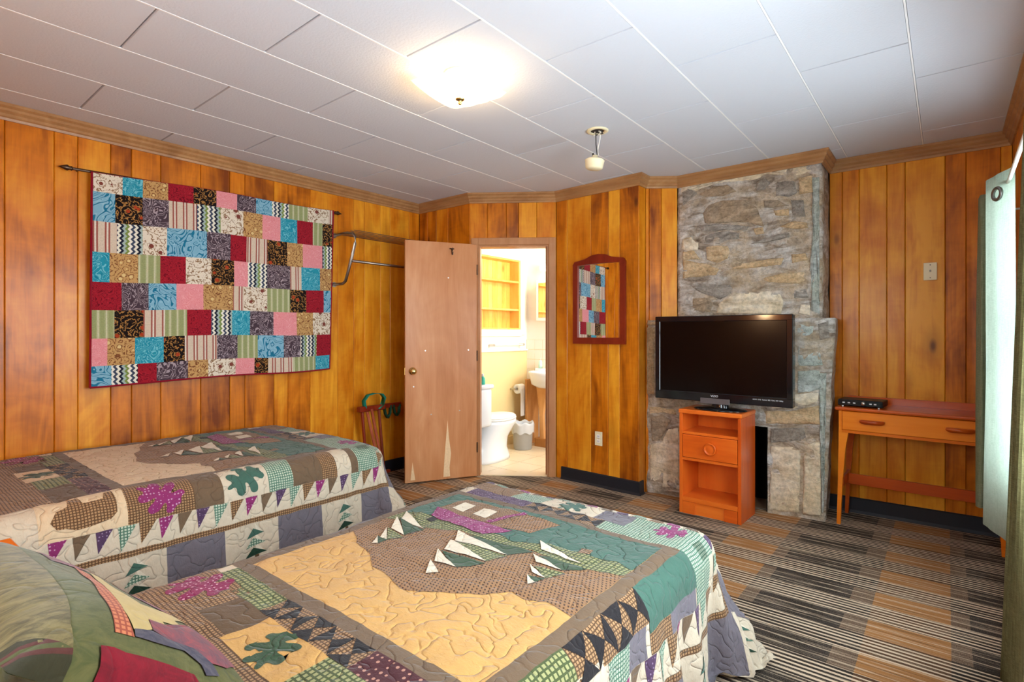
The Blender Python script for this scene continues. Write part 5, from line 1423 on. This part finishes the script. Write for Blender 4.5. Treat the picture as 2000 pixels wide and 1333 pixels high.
obj('bottle_body', lathe(bmesh.new(), [(0, 0), (.022, 0), (.024, .02), (.022, .06), (.010, .075), (0, .075)], 16), plain('teal_plastic', s2l(70, 190, 160), .3), bt, True); obj('cap', lathe(bmesh.new(), [(0, .076), (.011, .076), (.010, .10), (0, .10)], 12), MT['plastic_white'], bt, True)
# toilet paper
tp_ = thing('toilet_paper_holder', 'white toilet paper roll on a chrome wall holder', 'toilet paper', (-3.842, 4.79, .63))
obj('roll', lathe(bmesh.new(), [(.018, -.052), (.052, -.052), (.055, -.048), (.055, .048), (.052, .052), (.018, .052), (.018, -.052)], 24, Matrix.Translation((.075, 0, 0)) @ Matrix.Rotation(PI / 2, 4, 'X')), MT['plastic_white'], tp_, True)
sh = bmesh.new(); box(sh, .128, .130, -.05, .05, -.30, .0); obj('loose_sheet', sh, MT['plastic_white'], tp_)
obj('bracket', tube(bmesh.new(), [(0, -.075, 0), (.075, -.075, 0)], .009, 8), MT['steel'], tp_); obj('bracket', tube(bmesh.new(), [(0, .075, 0), (.075, .075, 0)], .009, 8), MT['steel'], tp_)
obj('spindle', tube(bmesh.new(), [(.075, -.075, 0), (.075, .075, 0)], .008, 8), MT['steel'], tp_)
# bin with liner
bn = thing('waste_bin', 'grey plastic waste bin with a clear liner in the bathroom', 'bin', (-3.575, 4.60, .007))
greyp = plain('grey_bin_plastic', s2l(178, 178, 176), .5)
obj('bin_body', lathe(bmesh.new(), [(0, .0), (.092, 0), (.098, .01), (.112, .26), (.118, .27), (.108, .27), (.094, .02), (0, .012)], 32), greyp, bn, True)
lb_ = lathe(bmesh.new(), [(.1195, .18), (.1205, .22), (.122, .272), (.118, .290), (.106, .282), (.104, .24), (.095, .03)], 40)
for v in lb_.verts:
    a = math.atan2(v.co.y, v.co.x); k = 1 + .02 * math.sin(a * 9) + .015 * math.sin(a * 17 + 1); 
    if v.co.z > .17 and math.hypot(v.co.x, v.co.y) > .11: v.co.x *= k + .015; v.co.y *= k + .015; v.co.z += .012 * math.sin(a * 7)
obj('liner', lb_, plain('bin_liner', s2l(214, 216, 218), .35), bn, True)
# vanity with basin
MT['tanw'] = wood('tan_vanity_wood', s2l(176, 112, 54), s2l(204, 140, 76), s2l(224, 166, 104), .4, True, False, 'Z', .1)
vn = thing('wash_basin', 'white basin on a wooden vanity in the far corner of the bathroom', 'sink', (-3.37, 4.82, .0))
obj('side_panel', B(-.33, -.30, -.02, .20, .007, .74, .003), MT['tanw'], vn)
lg = bmesh.new(); prism(lg, [(-.14, .007), (-.06, .007), (-.07, .12), (-.085, .35), (-.05, .60), (-.02, .72), (-.18, .72), (-.16, .60), (-.13, .35), (-.125, .12)], -.02, .02, 'Y'); obj('leg', lg, MT['tanw'], vn)
obj('plinth', B(-.19, .30, -.03, .13, .007, .10, .003), MT['tanw'], vn)
bs = bmesh.new(); lathe(bs, [(0, .66), (.15, .665), (.22, .70), (.245, .80), (.255, .83), (.245, .84), (.225, .835), (.20, .77), (.13, .72), (0, .715)], 36, None, 1.0, .78); obj('basin', bs, MT['porc'], vn, True)
obj('basin_back', B(-.28, .28, .09, .20, .72, .86, .01), MT['porc'], vn)
obj('faucet', tube(bmesh.new(), [(0, .11, .85), (0, .11, .93), (0, .04, .95), (0, .0, .92)], .011, 8), MT['steel'], vn, True)
for sx in (-1, 1): obj('tap_handle', lathe(bmesh.new(), [(0, .93), (.018, .925), (.02, .89), (.012, .86), (0, .86)], 12, Matrix.Translation((sx * .09, .11, 0))), MT['steel'], vn, True)
# tile splashback
sp_ = thing('tile_splashback', 'cream square tiles on the wall behind the bathroom basin', 'tiles', (-3.85, 5.03, 0))
me_t = None
for r in range(9):
    for c_ in range(6):
        z = .15 + r * .115
        if z < .80 and c_ > 0: continue
        if me_t is None:
            o = obj('tile', B(.002, .113, -.008, -.0005, .002, .113, .0015), MT['white_paint'], sp_); me_t = o.data
        else: o = bpy.data.objects.new('tile', me_t); C.objects.link(o); o.parent = sp_
        o.location = (.004 + c_ * .115, 0, z)
obj('tile_grout', B(.0, .70, -.004, -.0004, .80, 1.185), MT['cream_paint'], sp_)
# medicine cabinet and vanity light
mc = thing('medicine_cabinet', 'white mirrored medicine cabinet on the bathroom far wall', 'cabinet', (-3.42, 5.03, 1.40))
obj('body', B(-.20, .22, -.11, -.001, 0, .46, .004), MT['plastic_white'], mc)
dr_ = obj('door', B(-.20, .22, -.125, -.111, 0, .46, .003), MT['plastic_white'], mc); obj('mirror_glass', B(-.165, .19, -.128, -.1255, .035, .425), MT['mirror'], dr_)
vl = thing('vanity_light', 'lit glass vanity light above the medicine cabinet', 'lamp', (-3.42, 5.03, 2.00))
obj('back_plate', B(-.16, .16, -.025, -.001, -.035, .035, .004), MT['steel'], vl)
for sx in (-1, 0, 1): obj('glass_globe', lathe(bmesh.new(), [(0, -.045), (.035, -.035), (.048, 0), (.035, .035), (.02, .045), (0, .045)], 20, Matrix.Translation((sx * .13, -.075, 0))), MT['lampglass'], vl, True)
sb = thing('soap_dispenser', 'small clear teal soap bottle beside the bathroom tap', 'bottle', (-3.60, 4.96, .861))
obj('bottle_body', lathe(bmesh.new(), [(0, 0), (.022, 0), (.024, .03), (.022, .075), (.009, .09), (0, .09)], 16), plain('mint_plastic', s2l(190, 230, 210), .3), sb, True); obj('pump', tube(bmesh.new(), [(0, 0, .09), (0, 0, .115), (.02, -.02, .115)], .004, 6), MT['plastic_white'], sb)
